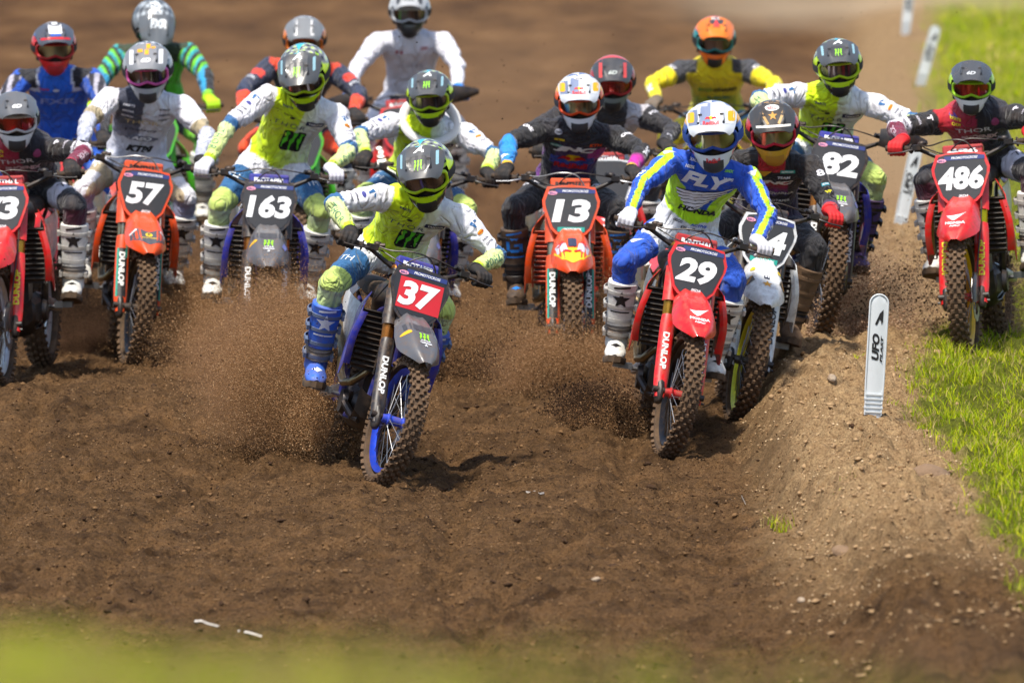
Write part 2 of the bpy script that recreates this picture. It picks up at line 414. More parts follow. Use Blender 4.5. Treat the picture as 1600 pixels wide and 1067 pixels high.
# ------------------------------------------------------------------ motocross bike meshes (x forward, y towards the bike's left, z up; origin under the front axle)
UP = Vector((-0.454, 0, 0.891)); FW = Vector((0.891, 0, 0.454)); SY = Vector((0, 1, 0))
FA = Vector((0, 0, 0.345)); RA = Vector((-1.48, 0, 0.345))
def wheel_meshes(c, Ro, half, hubr, rimr, kn):
    t = MB(); prof = []
    for k in range(13):
        a = math.pi * (-0.5 + 1.0 * k / 12) * 1.25
        prof.append((rimr + 0.035 + (Ro - 0.014 - rimr - 0.035) * math.cos(a) if abs(a) < 1.571 else rimr + 0.035 + 0.022 * math.cos(a), half * math.sin(a) * (1 if abs(a) < 1.571 else 0.98)))
    t.lathe(prof, 56, c)
    # knobs
    rs = random.Random(3)
    for i in range(kn):
        for (row, offs, sz) in ((0.0, 0.5, (0.020, 0.020)), (0.42, 0.0, (0.019, 0.021)), (-0.42, 0.0, (0.019, 0.021)), (0.86, 0.5, (0.022, 0.017)), (-0.86, 0.5, (0.022, 0.017)), (1.22, 0.02, (0.020, 0.013)), (-1.22, 0.02, (0.020, 0.013))):
            a = 2 * math.pi * (i + offs) / kn; b = row
            rr = rimr + 0.035 + (Ro - 0.014 - rimr - 0.035) * math.cos(b); yy = half * math.sin(b)
            rad = Vector((math.cos(a), 0, math.sin(a))); tan = Vector((-math.sin(a), 0, math.cos(a)))
            n = (rad * math.cos(b) + SY * math.sin(b)).normalized(); s = n.cross(tan)
            M = Matrix((tan, s, n)).transposed()
            t.box(c + rad * rr + SY * yy + n * 0.005, (sz[0] * rs.uniform(.85, 1.1), sz[1], 0.022), M, 1, taper=0.82)
    tyre = t.mesh('tyre', sharp=30)
    r = MB(); r.lathe([(rimr + 0.012, -0.022), (rimr + 0.018, -0.014), (rimr + 0.004, -0.010), (rimr - 0.004, 0), (rimr + 0.004, 0.010), (rimr + 0.018, 0.014), (rimr + 0.012, 0.022), (rimr - 0.002, 0.016), (rimr - 0.016, 0), (rimr - 0.002, -0.016)], 48, c)
    rim = r.mesh('rim')
    h = MB(); h.lathe([(0.012, -0.075), (0.022, -0.075), (0.024, -0.05), (hubr, -0.045), (hubr, -0.036), (0.024, -0.03), (0.024, 0.03), (hubr, 0.036), (hubr, 0.045), (0.024, 0.05), (0.022, 0.075), (0.012, 0.075)], 16, c)
    hub = h.mesh('hub')
    s = MB()
    for i in range(32):
        a = 2 * math.pi * i / 32; sgn = 1 if i % 2 else -1; a2 = a + (0.42 if (i // 2) % 2 else -0.42)
        s.tube([c + Vector((hubr * math.cos(a2), sgn * 0.04, hubr * math.sin(a2))), c + Vector(((rimr - 0.01) * math.cos(a), sgn * 0.004, (rimr - 0.01) * math.sin(a)))], 0.0019, 4)
    spokes = s.mesh('spokes')
    d = MB(); n = 28; yo = 0.062
    ro = [(0.135 + 0.004 * math.cos(k * math.pi)) for k in range(n)]
    rgs = []
    for (rad, y) in ((0.10, yo), (0.10, yo + 0.003), (1, yo + 0.003), (1, yo)):
        rgs.append([c + Vector(((ro[k] if rad == 1 else rad) * math.cos(2 * math.pi * k / n), y, (ro[k] if rad == 1 else rad) * math.sin(2 * math.pi * k / n))) for k in range(n)])
    d.rings(rgs + [rgs[0]], False)
    for k in range(5):
        a = 2 * math.pi * k / 5; d.tube([c + Vector((0.03 * math.cos(a), yo, 0.03 * math.sin(a))), c + Vector((0.102 * math.cos(a + .3), yo, 0.102 * math.sin(a + .3)))], 0.004, 5)
    disc = d.mesh('disc')
    return tyre, rim, hub, spokes, disc
G = {}
G['fw'] = wheel_meshes(FA, 0.345, 0.043, 0.030, 0.262, 40)
G['rw'] = wheel_meshes(RA, 0.345, 0.058, 0.042, 0.236, 36)

def fork_pt(t, y=0.0, f=0.0): return Vector((-0.035, y, 0.345)) + UP * t + FW * f
for sgn, nm in ((1, 'L'), (-1, 'R')):
    y = 0.098 * sgn
    m = MB(); m.tube([fork_pt(-0.03, y), fork_pt(0.5, y)], 0.024, 14); G['slider' + nm] = m.mesh('slider')
    m = MB(); m.rings([[fork_pt(t_, y) + FW * (.012 + a_ * math.cos(2 * math.pi * k / 12)) + SY * b_ * math.sin(2 * math.pi * k / 12) for k in range(12)] for t_, a_, b_ in ((-.075, .022, .016), (-.06, .036, .022), (-.01, .042, .027), (.03, .036, .030), (.06, .028, .028))]); m.tube([fork_pt(-.01, y - .040, .034), fork_pt(-.01, y + .040, .034)], 0.017, 10); m.tube([fork_pt(-.04, y + .03 * sgn, .03), fork_pt(-.04, y + .045 * sgn, .03)], .007, 6)
    if sgn > 0: m.box(fork_pt(.055, y - .02, -.065), (.055, .04, .11), Matrix((FW, SY, UP)).transposed())
    G['lug' + nm] = m.mesh('lug')
    m = MB(); m.tube([fork_pt(0.40, y), fork_pt(0.405, y), fork_pt(0.83, y), fork_pt(0.845, y)], [0.0275, 0.031, 0.031, 0.024], 16)
    m.tube([fork_pt(0.395, y), fork_pt(0.42, y)], 0.034, 14)
    G['upper' + nm] = m.mesh('upper')
    m = MB(); rows = []
    for i in range(12):
        t = -0.05 + 0.47 * i / 11; wd = 0.040 if i > 2 else 0.030 + 0.004 * i; row = []
        if i == 11: wd = 0.036
        for k in range(9):
            a = R(-80 + 160 * k / 8); row.append(fork_pt(t, y + wd * math.sin(a) * 1.02, 0.012 + 0.032 * math.cos(a) + 0.006 * (i > 9)))
        rows.append(row)
    m.sheet(rows, 0.003); G['guard' + nm] = m.mesh('guard')
m = MB()
for t, th in ((0.56, 0.03), (0.80, 0.026)):
    c = fork_pt(t); M = Matrix((FW, SY, UP)).transposed()
    m.box(c, (0.07, 0.16, th), M)
    for s_ in (1, -1): m.tube([fork_pt(t - th * .6, 0.098 * s_), fork_pt(t + th * .6, 0.098 * s_)], 0.040, 14)
m.tube([fork_pt(0.50, 0, -0.035), fork_pt(0.86, 0, -0.035)], 0.024, 10)
m.box(fork_pt(0.86, 0, -0.01), (0.05, 0.10, 0.05), Matrix((FW, SY, UP)).transposed())
G['clamps'] = m.mesh('clamps')
# front fender
m = MB(); st = [(-.43, .865, .055, .005, .012), (-.33, .87, .07, .02, .018), (-.24, .865, .082, .035, .022), (-.15, .85, .10, .055, .020), (-.06, .825, .115, .075, .018), (.03, .79, .118, .085, .016), (.10, .755, .105, .065, .014), (.155, .722, .085, .040, .012), (.195, .695, .06, .020, .01), (.222, .672, .03, .006, .006)]
rows = []
for (x, z, wd, dr, crown) in st:
    row = []
    for k in range(15):
        q = -1 + 2 * k / 14; e = max(0, abs(q) - 0.55) / 0.45
        ridge = crown * math.exp(-((abs(q) - 0.42) / 0.14) ** 2) * 0.6
        row.append(Vector((x - 0.02 * e * (x > 0.05), wd * (q if abs(q) < .55 else math.copysign(0.55 + (abs(q) - .55) * (1 - 0.25 * e), q)), z + crown * (1 - abs(q)) + ridge - dr * e ** 1.3)))
    rows.append([Vector((p.x * 1.02 + .004, p.y * 1.10, p.z)) for p in row])
m.sheet(rows, 0.004); G['fender'] = m.mesh('fender', sharp=50)
# number plate: outline in its own plane
PO = Vector((-0.245, 0, 0.985)); PU = Vector((-0.28, 0, 0.96)).normalized(); PN = Vector((0.96, 0, 0.28)).normalized()
def plate_pt(a, b, f=0.0): return PO + SY * a + PU * b + PN * (f + .012 - 0.28 * a * a)
PSX, PSY = 1.17, 1.12
plate_out = [(a * PSX, b * PSY) for a, b in [(-.115, .118), (-.075, .128), (.075, .128), (.115, .118), (.138, .05), (.135, .02), (.098, -.095), (.07, -.125), (-.07, -.125), (-.098, -.095), (-.135, .02), (-.138, .05)]]
def plate_mesh(out, inset, f, th, mi=0):
    m = MB(); o = [(a * inset, b * inset) for a, b in out]; n = len(o)
    # fan of strips so that the plate can bow
    ys = sorted(set(round(b, 4) for a, b in o)); 
    def wid(b):
        xs = []
        for i in range(n):
            (a0, b0), (a1, b1) = o[i], o[(i + 1) % n]
            if abs(b1 - b0) < 1e-6:
                if abs(b - b0) < 1e-5: xs += [a0, a1]
            elif min(b0, b1) - 1e-6 <= b <= max(b0, b1) + 1e-6: xs.append(a0 + (a1 - a0) * (b - b0) / (b1 - b0))
        return max(xs) if xs else 0
    lv = [ys[0] + (ys[-1] - ys[0]) * i / 10 for i in range(11)]; lv = sorted(set(lv + ys))
    rows = [[plate_pt(wid(b) * q, b, f) for q in np.linspace(-1, 1, 9)] for b in lv]
    m.sheet(rows, th, mi); return m.mesh('plate', sharp=50)
G['plate'] = plate_mesh(plate_out, 1.0, 0.0, 0.012); G['panel'] = plate_mesh(plate_out, 0.90, 0.0035, 0.0025)
for s_ in (1, -1):      # side cheeks of the plate, reaching down over the fork tubes
    m = MB(); rows = []
    for i in range(7):
        t = i / 6; p = fork_pt(0.50 + 0.20 * t, 0.098 * s_); row = []
        for k in range(6):
            a = R(-30 + 100 * k / 5) ; row.append(p + SY * s_ * 0.044 * math.sin(a) + FW * 0.046 * math.cos(a))
        rows.append(row)
    m.sheet(rows, 0.003); G['cheek' + ('L' if s_ > 0 else 'R')] = m.mesh('cheek')
# handlebar
def bar_pt(y):
    a = abs(y); 
    if a < 0.11: return Vector((-0.425, y * 1.08, 1.085))
    if a < 0.24: t = (a - .11) / .13; return Vector((-0.425 - 0.03 * t, y * 1.08, 1.085 + 0.062 * t))
    t = (a - .24) / .165; return Vector((-0.455 - 0.055 * t, y * 1.08, 1.147 + 0.012 * t))
m = MB(); m.tube([bar_pt(y) for y in (-.405, -.33, -.26, -.23, -.19, -.15, -.11, -.05, .05, .11, .15, .19, .23, .26, .33, .405)], [.0115] * 5 + [.0135] * 6 + [.0115] * 5, 10)
m.tube([Vector((-.43, -.14, 1.105)), Vector((-.43, .14, 1.105))], .008, 8)
G['bar'] = m.mesh('bar')
for sgn, nm in ((1, 'L'), (-1, 'R')):
    m = MB(); a, b = bar_pt(.268 * sgn), bar_pt(.405 * sgn); d = b - a
    m.tube([a, a + d * .03, a + d * .06, a + d * .07, b - d * .03, b], [.026, .028, .026, .0165, .0165, .0175], 12); G['grip' + nm] = m.mesh('grip')
    m = MB(); p = bar_pt(.238 * sgn); m.box(p + Vector((.012, 0, .004)), (.055, .030, .036)); m.box(p + Vector((.045, -.004 * sgn, .012)), (.06, .045, .028)); m.tube([p + Vector((.03, -.012 * sgn, .02)), p + Vector((.055, -.06 * sgn, .035))], .011, 8)
    m.ball(p + Vector((.035, -.03 * sgn, .03)), (.018, .026, .016), 8, 6)
    G['perch' + nm] = m.mesh('perch')
    m = MB(); p = bar_pt(.245 * sgn) + Vector((.055, 0, .002)); m.tube([p, p + Vector((.022, .03 * sgn, -.004)), p + Vector((.022, .08 * sgn, -.012)), p + Vector((.012, .135 * sgn, -.014)), p + Vector((.008, .150 * sgn, -.014))], [.007, .008, .0065, .006, .0085], 8, flat=(1, .7)); G['lever' + nm] = m.mesh('lever')
    m = MB(); rows = []     # hand shield
    for i in range(9):
        t = i / 8; y = (.22 + .27 * t) * sgn; row = []
        hh = .042 * math.sin(math.pi * min(1, .18 + .82 * t) ** .8) + .012
        for k in range(7):
            q = -1 + 2 * k / 6; row.append(Vector((-.44 + .125 * math.sin(math.pi * (.25 + .62 * t)) - .012 * q * q, y, 1.165 + .01 * t + hh * q * (1.15 if q > 0 else 1))))
        rows.append(row)
    m.sheet(rows, .005); m.tube([bar_pt(.2 * sgn), Vector((-.34, .26 * sgn, 1.155))], .009, 6); G['shield' + nm] = m.mesh('shield')
m = MB()
M = Matrix((Vector((.95, 0, .3)).normalized(), SY, Vector((-.3, 0, .95)).normalized())).transposed()
rs_ = [];
for y, s_ in ((-.112, .80), (-.106, 1), (.106, 1), (.112, .80)):
    rs_.append([Vector((-.405, y, 1.118)) + M @ Vector((.028 * s_ * cx, 0, .034 * s_ * cz)) for cx, cz in ((-1, -.7), (-.7, -1), (.7, -1), (1, -.7), (1, .7), (.7, 1), (-.7, 1), (-1, .7))])
m.rings(rs_); G['pad'] = m.mesh('pad', sharp=30)
def cable(pts, r=.0042):
    m = MB(); P = [Vector((p[0], p[1] * (1.08 if p[2] > 1.1 else 1), p[2] - .045 * (p[2] > 1.0))) for p in pts]; out = []
    for i in range(len(P) - 1):
        a = P[max(i - 1, 0)]; b = P[i]; c = P[i + 1]; d = P[min(i + 2, len(P) - 1)]
        for k in range(6):
            t = k / 6; out.append(0.5 * ((2 * b) + (c - a) * t + (2 * a - 5 * b + 4 * c - d) * t * t + (3 * b - a - 3 * c + d) * t ** 3))
    out.append(P[-1]); m.tube(out, r, 6); return m.mesh('cable')
G['cableA'] = cable([(-.42, -.235, 1.215), (-.36, -.16, 1.21), (-.31, -.06, 1.235), (-.30, .03, 1.22), (-.30, .085, 1.12), (-.26, .10, .95), (-.17, .105, .78), (-.06, .085, .55), (-.02, .075, .42)], .0045)
G['cableB'] = cable([(-.42, .20, 1.21), (-.37, .12, 1.225), (-.36, .02, 1.23), (-.38, -.06, 1.17), (-.47, -.09, 1.06), (-.62, -.1, .9)], .004)
G['cableC'] = cable([(-.41, -.20, 1.20), (-.33, -.12, 1.17), (-.33, -.02, 1.14), (-.42, .05, 1.06), (-.55, .07, .95)], .0038)
# shrouds
for sgn, nm in ((1, 'L'), (-1, 'R')):
    cols = [(-.86, .93, .78, .105, .15), (-.76, .94, .70, .12, .17), (-.66, .925, .62, .145, .205), (-.57, .905, .545, .17, .225), (-.50, .885, .50, .190, .238), (-.45, .865, .50, .205, .243), (-.415, .84, .56, .212, .238)]
    rows = []
    for (x, zt, zb, yt, yb) in cols:
        row = []
        for k in range(8):
            t = k / 7; row.append(Vector((x - .05 * (t - .35) ** 2 * 2, (yt + (yb - yt) * t + .018 * math.sin(math.pi * t)) * sgn, zt + (zb - zt) * t)))
        rows.append(row)
    fr = [p + Vector((-.004, -.035 * sgn, 0)) for p in rows[-1]]
    rows.append([p * .5 + q * .5 + Vector((.006, 0, 0)) for p, q in zip(rows[-1], fr)]); rows.append(fr)
    m = MB(); m.sheet(rows, .004); G['shroud' + nm] = m.mesh('shroud', sharp=40)
    m = MB(); m.box((-.53, .125 * sgn, .70), (.035, .115, .31)); G['rad' + nm] = m.mesh('rad', False)
    m = MB(); 
    for i in range(11):
        M = Matrix.Rotation(R(-35), 3, 'Y'); m.box((-.500, .132 * sgn, .565 + .028 * i), (.024, .125, .005), M)
    m.box((-.505, .197 * sgn, .70), (.03, .008, .33)); m.box((-.505, .066 * sgn, .70), (.03, .008, .33))
    G['louvre' + nm] = m.mesh('louvre', False)
    m = MB(); m.box((-.985, .215 * sgn, .385), (.062, .10, .02)); 
    for k in range(4): m.box((-1.01 + .017 * k, .215 * sgn, .400), (.005, .10, .014))
    m.tube([Vector((-1.0, .1 * sgn, .38)), Vector((-.985, .18 * sgn, .382))], .012, 6); G['peg' + nm] = m.mesh('peg', False)
    m = MB(); rows = []
    for (x, zt, zb, y) in ((-1.02, .86, .62, .105), (-1.15, .88, .62, .125), (-1.3, .90, .68, .13), (-1.45, .92, .78, .11)):
        rows.append([Vector((x, (y + .012 * math.sin(math.pi * t)) * sgn, zt + (zb - zt) * t)) for t in np.linspace(0, 1, 6)])
    m.sheet(rows, .004); G['sidep' + nm] = m.mesh('sidep')
    m = MB(); m.tube([Vector((-1.48, .11 * sgn, .345)), Vector((-1.3, .105 * sgn, .37)), Vector((-1.02, .07 * sgn, .42)), Vector((-.95, .06 * sgn, .43))], [.02, .028, .034, .034], 8, flat=(.7, 1.2)); G['swing' + nm] = m.mesh('swing')
def ellring(x, y, z, wy, wz, n=14, p=2.6):
    out = []
    for k in range(n):
        a = 2 * math.pi * k / n; c, s_ = math.cos(a), math.sin(a)
        out.append(Vector((x, y + wy * math.copysign(abs(c) ** (2 / p), c), z + wz * math.copysign(abs(s_) ** (2 / p), s_))))
    return out
m = MB(); m.rings([ellring(-.46, 0, .93, .05, .03), ellring(-.55, 0, .95, .085, .06), ellring(-.68, 0, .94, .115, .085), ellring(-.82, 0, .90, .10, .09), ellring(-.92, 0, .86, .075, .06)]); m.tube([Vector((-.6, 0, 1.0)), Vector((-.6, 0, 1.035))], .032, 12); G['tank'] = m.mesh('tank')
m = MB(); m.rings([ellring(-.62, 0, .985, .045, .02), ellring(-.75, 0, .965, .07, .035), ellring(-.95, 0, .945, .085, .045), ellring(-1.15, 0, .945, .095, .05), ellring(-1.4, 0, .965, .09, .045), ellring(-1.52, 0, .98, .06, .03)]); G['seat'] = m.mesh('seat')
m = MB(); rows = []
for (x, z, wd, dr) in ((-1.38, .93, .10, .05), (-1.55, .95, .105, .05), (-1.72, .975, .105, .045), (-1.88, 1.01, .095, .035), (-1.98, 1.045, .07, .02)):
    rows.append([Vector((x, wd * q, z + .012 * (1 - q * q) - dr * max(0, abs(q) - .6) / .4)) for q in np.linspace(-1, 1, 9)])
m.sheet(rows, .004); G['rfender'] = m.mesh('rfender')
m = MB()      # engine: cases, cylinder, covers
m.rings([ellring(-.60, 0, .36, .06, .05), ellring(-.66, 0, .37, .11, .085), ellring(-.80, 0, .37, .125, .10), ellring(-.92, 0, .38, .10, .09), ellring(-.98, 0, .39, .06, .05)])
m.rings([[p + Vector((-.70 + .0, 0, 0)) for p in [Vector((.07 * cx, .075 * cy, z)) for cx, cy in ((-1, -1), (1, -1), (1, 1), (-1, 1))]] for z in (.42, .50, .505, .53, .535, .56, .565, .60, .605, .70)])
m.tube([Vector((-.72, -.13, .36)), Vector((-.72, -.155, .36))], [.07, .06], 16); m.tube([Vector((-.84, .12, .37)), Vector((-.84, .145, .37))], [.065, .055], 16)
m.tube([Vector((-.66, -.145, .36)), Vector((-.60, -.10, .30)), Vector((-.55, -.07, .29))], .02, 8)
m.box((-.69, 0, .745), (.13, .13, .09))
G['engine'] = m.mesh('engine', sharp=30)
m = MB(); m.tube([Vector((-.62, -.01, .63)), Vector((-.55, -.05, .60)), Vector((-.53, -.10, .53)), Vector((-.57, -.15, .47)), Vector((-.68, -.17, .455)), Vector((-.85, -.165, .50)), Vector((-1.02, -.15, .60)), Vector((-1.2, -.16, .70)), Vector((-1.25, -.165, .72))], [.018, .019, .02, .021, .021, .021, .021, .023, .045], 12)
m.tube([Vector((-1.22, -.165, .71)), Vector((-1.26, -.17, .725)), Vector((-1.62, -.17, .86)), Vector((-1.66, -.17, .87))], [.03, .05, .055, .03], 12); G['pipe'] = m.mesh('pipe')
m = MB()
for s_ in (1, -1):
    m.tube([Vector((-.46, .03 * s_, .90)), Vector((-.60, .075 * s_, .86)), Vector((-.80, .11 * s_, .74)), Vector((-.97, .115 * s_, .55)), Vector((-1.0, .10 * s_, .38))], .022, 8)
    m.tube([Vector((-.45, .02 * s_, .82)), Vector((-.50, .035 * s_, .60)), Vector((-.54, .055 * s_, .32)), Vector((-.62, .065 * s_, .27)), Vector((-1.0, .08 * s_, .30))], .018, 8)
    m.tube([Vector((-.9, .09 * s_, .62)), Vector((-1.3, .06 * s_, .86)), Vector((-1.5, .05 * s_, .9))], .012, 6)
m.tube([Vector((-.45, 0, .92)), Vector((-.40, 0, .80))], .03, 10)
G['frame'] = m.mesh('frame')
m = MB(); rows = []
for (x, z) in ((-.50, .42), (-.53, .30), (-.60, .245), (-.8, .24), (-1.0, .27)): rows.append([Vector((x, .11 * q, z + .04 * abs(q) ** 3)) for q in np.linspace(-1, 1, 7)])
m.sheet(rows, .006); G['skid'] = m.mesh('skid')
m = MB(); rows = []     # front disc guard on the left side of the wheel
for i in range(9):
    a = R(-60 + 150 * i / 8); rows.append([FA + Vector((r_ * math.sin(a) + .01, .075 + .012 * (q > 0), r_ * math.cos(a) - .02)) for r_, q in ((.03, 1), (.09, 1), (.14, 1), (.158, 0))])
m.sheet(rows, .004); m.box(FA + Vector((-.11, .085, .045)), (.06, .04, .09)); G['dguard'] = m.mesh('dguard')

def upright(vf, mi, mb, a, b, f=0.0055):     # put lettering on the number plate
    v, fc = cut_grid(vf[0], vf[1], 0.03); mb.add([plate_pt((p[0] + a) * PSX, (p[1] + b) * PSY, f) for p in v], fc, mi)
def build_bike(spec):
    g = lambda k, d=None: spec.get(k, d)
    root = empty('motocross_bike')
    tag(root, g('label'), 'motorcycle', 'motocross bikes in the racing pack')
    th = R(g('yaw', 0)); ph = R(g('roll', 0)); ptc = R(g('pitch', 0))
    P = ground_hit(*spec['c']); P.z -= 0.012; P.z += g('lift', 0)
    Mw = Matrix.Translation(P) @ Matrix.Rotation(R(-90) + th, 4, 'Z') @ Matrix.Rotation(-ph, 4, 'X') @ Matrix.Rotation(-ptc, 4, 'Y')
    root.matrix_world = Mw; root.location = P
    piv = fork_pt(0.7, 0, -0.035); de = R(g('steer', 0))
    Ms = Matrix.Translation(piv) @ Matrix.Rotation(de, 4, UP) @ Matrix.Translation(-piv)
    I = Matrix.Identity(4)
    pl = g('plastic', '#c8101c'); gm = mat
    PL = gm('plastic_' + pl.strip('#'), pl, .30, dust=.17, coat=.3, dscale=24)
    def P_(k, rough=.3, **kw): return gm('plastic_' + k.strip('#'), k, rough, dust=.17, coat=.3, dscale=24, **kw)
    BK = gm('black_plastic', '#15161a', .42, dust=.13); GR = gm('rubber_grip', '#1c1c1e', .8, dust=.2); AL = gm('alloy', '#9a9ca0', .35, .9, dust=.12); DK = gm('dark_metal', '#3a3b3e', .4, .8, dust=.16)
    TY = gm('tyre_rubber', '#221d19', .85, dust=.27, dscale=9); KN = gm('tyre_knob', '#3a2c22', .9, dust=.33, dscale=30)
    FG = P_(g('guard', pl)); UPR = gm('fork_' + g('upper', '#b8862f').strip('#'), g('upper', '#b8862f'), .25, .85, dust=.08)
    def part(name, key, m, parent, front=False):
        me = G[key] if isinstance(key, str) else key
        o = link(name, me, parent, m)
        if front: o.matrix_local = Ms
        return o
    # wheels
    t, ri, hu, spk, di = G['fw']
    w_ = part('front_wheel', hu, P_(g('hub', '#101114')) , root, True)
    part('tyre', t, [TY, KN], w_); part('rim', ri, gm('rim_' + g('rim', '#17181b').strip('#'), g('rim', '#17181b'), .3, .6, dust=.12), w_); part('spoke_set', spk, AL, w_); part('brake_disc', di, AL, w_); part('disc_guard', 'dguard', P_(g('dguard', '#17181b')), w_)
    t, ri, hu, spk, di = G['rw']
    w_ = part('rear_wheel', hu, P_(g('hub', '#101114')), root)
    part('tyre', t, [TY, KN], w_); part('rim', ri, gm('rim_' + g('rim', '#17181b').strip('#'), g('rim', '#17181b'), .3, .6, dust=.12), w_); part('spoke_set', spk, AL, w_)
    # fork legs with guards and the vertical lettering
    for sgn, nm in ((1, 'L'), (-1, 'R')):
        fl = part('fork_leg', 'slider' + nm, gm('fork_slider', '#8c7a5a', .25, .9, dust=.1), root, True)
        part('fork_tube', 'upper' + nm, UPR, fl); part('axle_clamp', 'lug' + nm, BK, fl)
        gd = part('fork_guard', 'guard' + nm, FG, fl)
        b = BVHTree.FromPolygons([v.co for v in G['guard' + nm].vertices], [tuple(p.vertices) for p in G['guard' + nm].polygons])
        y = .098 * sgn; nf = (FW + SY * sgn * .25).normalized(); mb = MB(); gs = g('gstyle')
        ux, uy = -UP * sgn, SY * sgn
        ux, uy = (UP, -SY) if sgn > 0 else (-UP, SY)
        if gs: wrap(mb, rect(.30, .052), 1, b, fork_pt(.19, y, .04), ux, uy, FW, .0012, .009); wrap(mb, rect(.30, .010), 2, b, fork_pt(.19, y + .028 * sgn, .04), ux, uy, FW, .002, .009)
        wrap(mb, text_wh('DUNLOP', .21, .034, bold=.04), 0, b, fork_pt(.21, y + .004 * sgn, .04), ux, uy, FW, .0025, .03)
        wrap(mb, text_wh('40', .026, .020, bold=.03), 0, b, fork_pt(.02, y, .04), ux, uy, FW, .0025, .03)
        if g('gextra'): wrap(mb, text_wh(g('gextra'), .10, .014, bold=.03), 2, b, fork_pt(.33, y - .02 * sgn, .04), ux, uy, FW, .0025, .03)
        part('guard_print', mb.mesh('guard_print', False, nmat=3), [flat(g('gtext', '#e8e8e6')), flat(gs or '#15161a'), flat(g('gstripe', '#18a08c'))], fl)
    part('triple_clamp', 'clamps', BK, root, True)
    fe = part('front_fender', 'fender', P_(g('fender', pl)), root, True)
    mb = MB(); b = BVHTree.FromPolygons([v.co for v in G['fender'].vertices], [tuple(p.vertices) for p in G['fender'].polygons])
    nF = Vector((.62, 0, .78)).normalized(); uF = Vector((-.78, 0, .62))
    O = Vector((.06, 0, .80)); cols = []
    for (vf, col) in g('fprint', []):
        vf = (np.array(vf[0]) * 1.22, vf[1])
        if col not in cols: cols.append(col)
        wrap(mb, vf, cols.index(col), b, O, SY, uF, nF, .0015 + .0012 * cols.index(col), .02)
        # shift is folded into the shape
    if mb.v: part('fender_print', mb.mesh('fender_print', False, nmat=len(cols)), [flat(c) for c in cols], fe)
    # plate
    npl = part('number_plate', 'plate', P_(g('border', pl)), root, True)
    part('plate_panel', 'panel', flat(g('pbg', '#2b2e33')), npl)
    for nm in 'LR': part('fork_cheek', 'cheek' + nm, P_(g('cheek', pl)), npl)
    mb = MB(); num = g('num', '')
    if num:
        wd = .215 if len(num) == 3 else (.185 if len(num) == 2 else .10)
        if g('redbox'): upright(rect(.205, .145), 2, mb, .005, -.005, .0045)
        v, f = text2d(num, bold=.045, shear=.14, spacing=1.0)[:2]; upright(text_wh(num, wd, .118, bold=.045, shear=.14, spacing=1.0), 0, mb, 0, -.005 + g('ndy', 0), .0065)
        upright(rect(.19, .020), 1, mb, .02, .096, .0048); upright(text_wh('PROMOTOCROSS', .125, .012, bold=.02, shear=.2), 0, mb, .02, .096, .006)
        upright(oval(.044, .020), 3, mb, -.088, .085, .006); upright(text_wh('BELL', .03, .009, bold=.02), 1, mb, -.088, .085, .0075)
        bt = g('pfoot', 'SKDA')
        if bt == 'MOTOREX': upright(rect(.13, .024), 4, mb, 0, -.10, .0048); upright(text_wh(bt, .085, .013, bold=.03), 0, mb, .008, -.10, .0062)
        elif bt: upright(text_wh(bt, .045, .012, bold=.03, shear=.3), 0, mb, .01, -.095, .006)
        part('plate_print', mb.mesh('plate_print', False, nmat=5), [flat(g('ncol', '#eceef0')), flat('#2a3a78'), flat('#c8202c'), flat('#e89ab4'), flat('#17988a')], npl)
    # bars
    hb = part('handlebar', 'bar', BK, root, True)
    for nm in 'LR':
        part('grip', 'grip' + nm, GR, hb)
        part('lever_perch', 'perch' + nm, DK if nm == 'R' else BK, hb)
        part('lever', 'lever' + nm, AL if g('bright_levers') else BK, hb)
        if nm in g('shields', ''):
            part('hand_shield', 'shield' + nm, BK, hb)
    part('crossbar_pad', 'pad', P_(g('pad', '#b01020'), .6), hb)
    mb = MB(); pt = g('padtext', 'RENTHAL'); pn = Vector((.95, 0, .3)).normalized(); pu = Vector((-.3, 0, .95)).normalized(); pc = Vector((-.405, 0, 1.118))
    if pt:
        flatput(mb, text_wh(pt, .17, .028, bold=.045), 0, pc + pn * .0295 - pu * .003, SY, pu)
        if pt == 'RENTHAL': flatput(mb, text_wh(pt, .17, .02, bold=.045), 0, pc + pu * .0355, SY, -pn, 0) if False else flatput(mb, text_wh(pt, .17, .028, bold=.045), 0, pc + pu * .0355 - pn * .002, SY, -pn)
        part('pad_print', mb.mesh('pad_print', False), flat(g('padcol', '#f2f2f0')), hb)
    for k, key in enumerate(('cableA', 'cableB', 'cableC')): part('cable', key, BK if not (k == 0 and g('hose')) else gm('steel_hose', '#8d8f90', .4, .6, dust=.1), hb)
    for nm in 'LR':
        sh = part('radiator_shroud', 'shroud' + nm, P_(g('shroud', pl)), root)
        rd = part('radiator', 'rad' + nm, DK, root); part('louvre', 'louvre' + nm, P_(g('louvre', '#101114'), .6), rd)
        part('footpeg', 'peg' + nm, AL, root); part('side_panel', 'sidep' + nm, P_(g('side', '#d8d8d4')), root); part('swingarm', 'swing' + nm, AL, root)
    part('fuel_tank', 'tank', BK, root); part('seat', 'seat', gm('seat_cover', '#17181b', .8, dust=.2), root)
    part('rear_fender', 'rfender', P_(g('rfender', pl)), root); part('engine', 'engine', DK, root)
    part('exhaust_pipe', 'pipe', gm('titanium', '#8a7a5c', .3, .9, dust=.15), root)
    part('frame', 'frame', P_(g('frame', '#15161a')), root); part('skid_plate', 'skid', BK, root)
    return root, Mw, Mw @ Ms
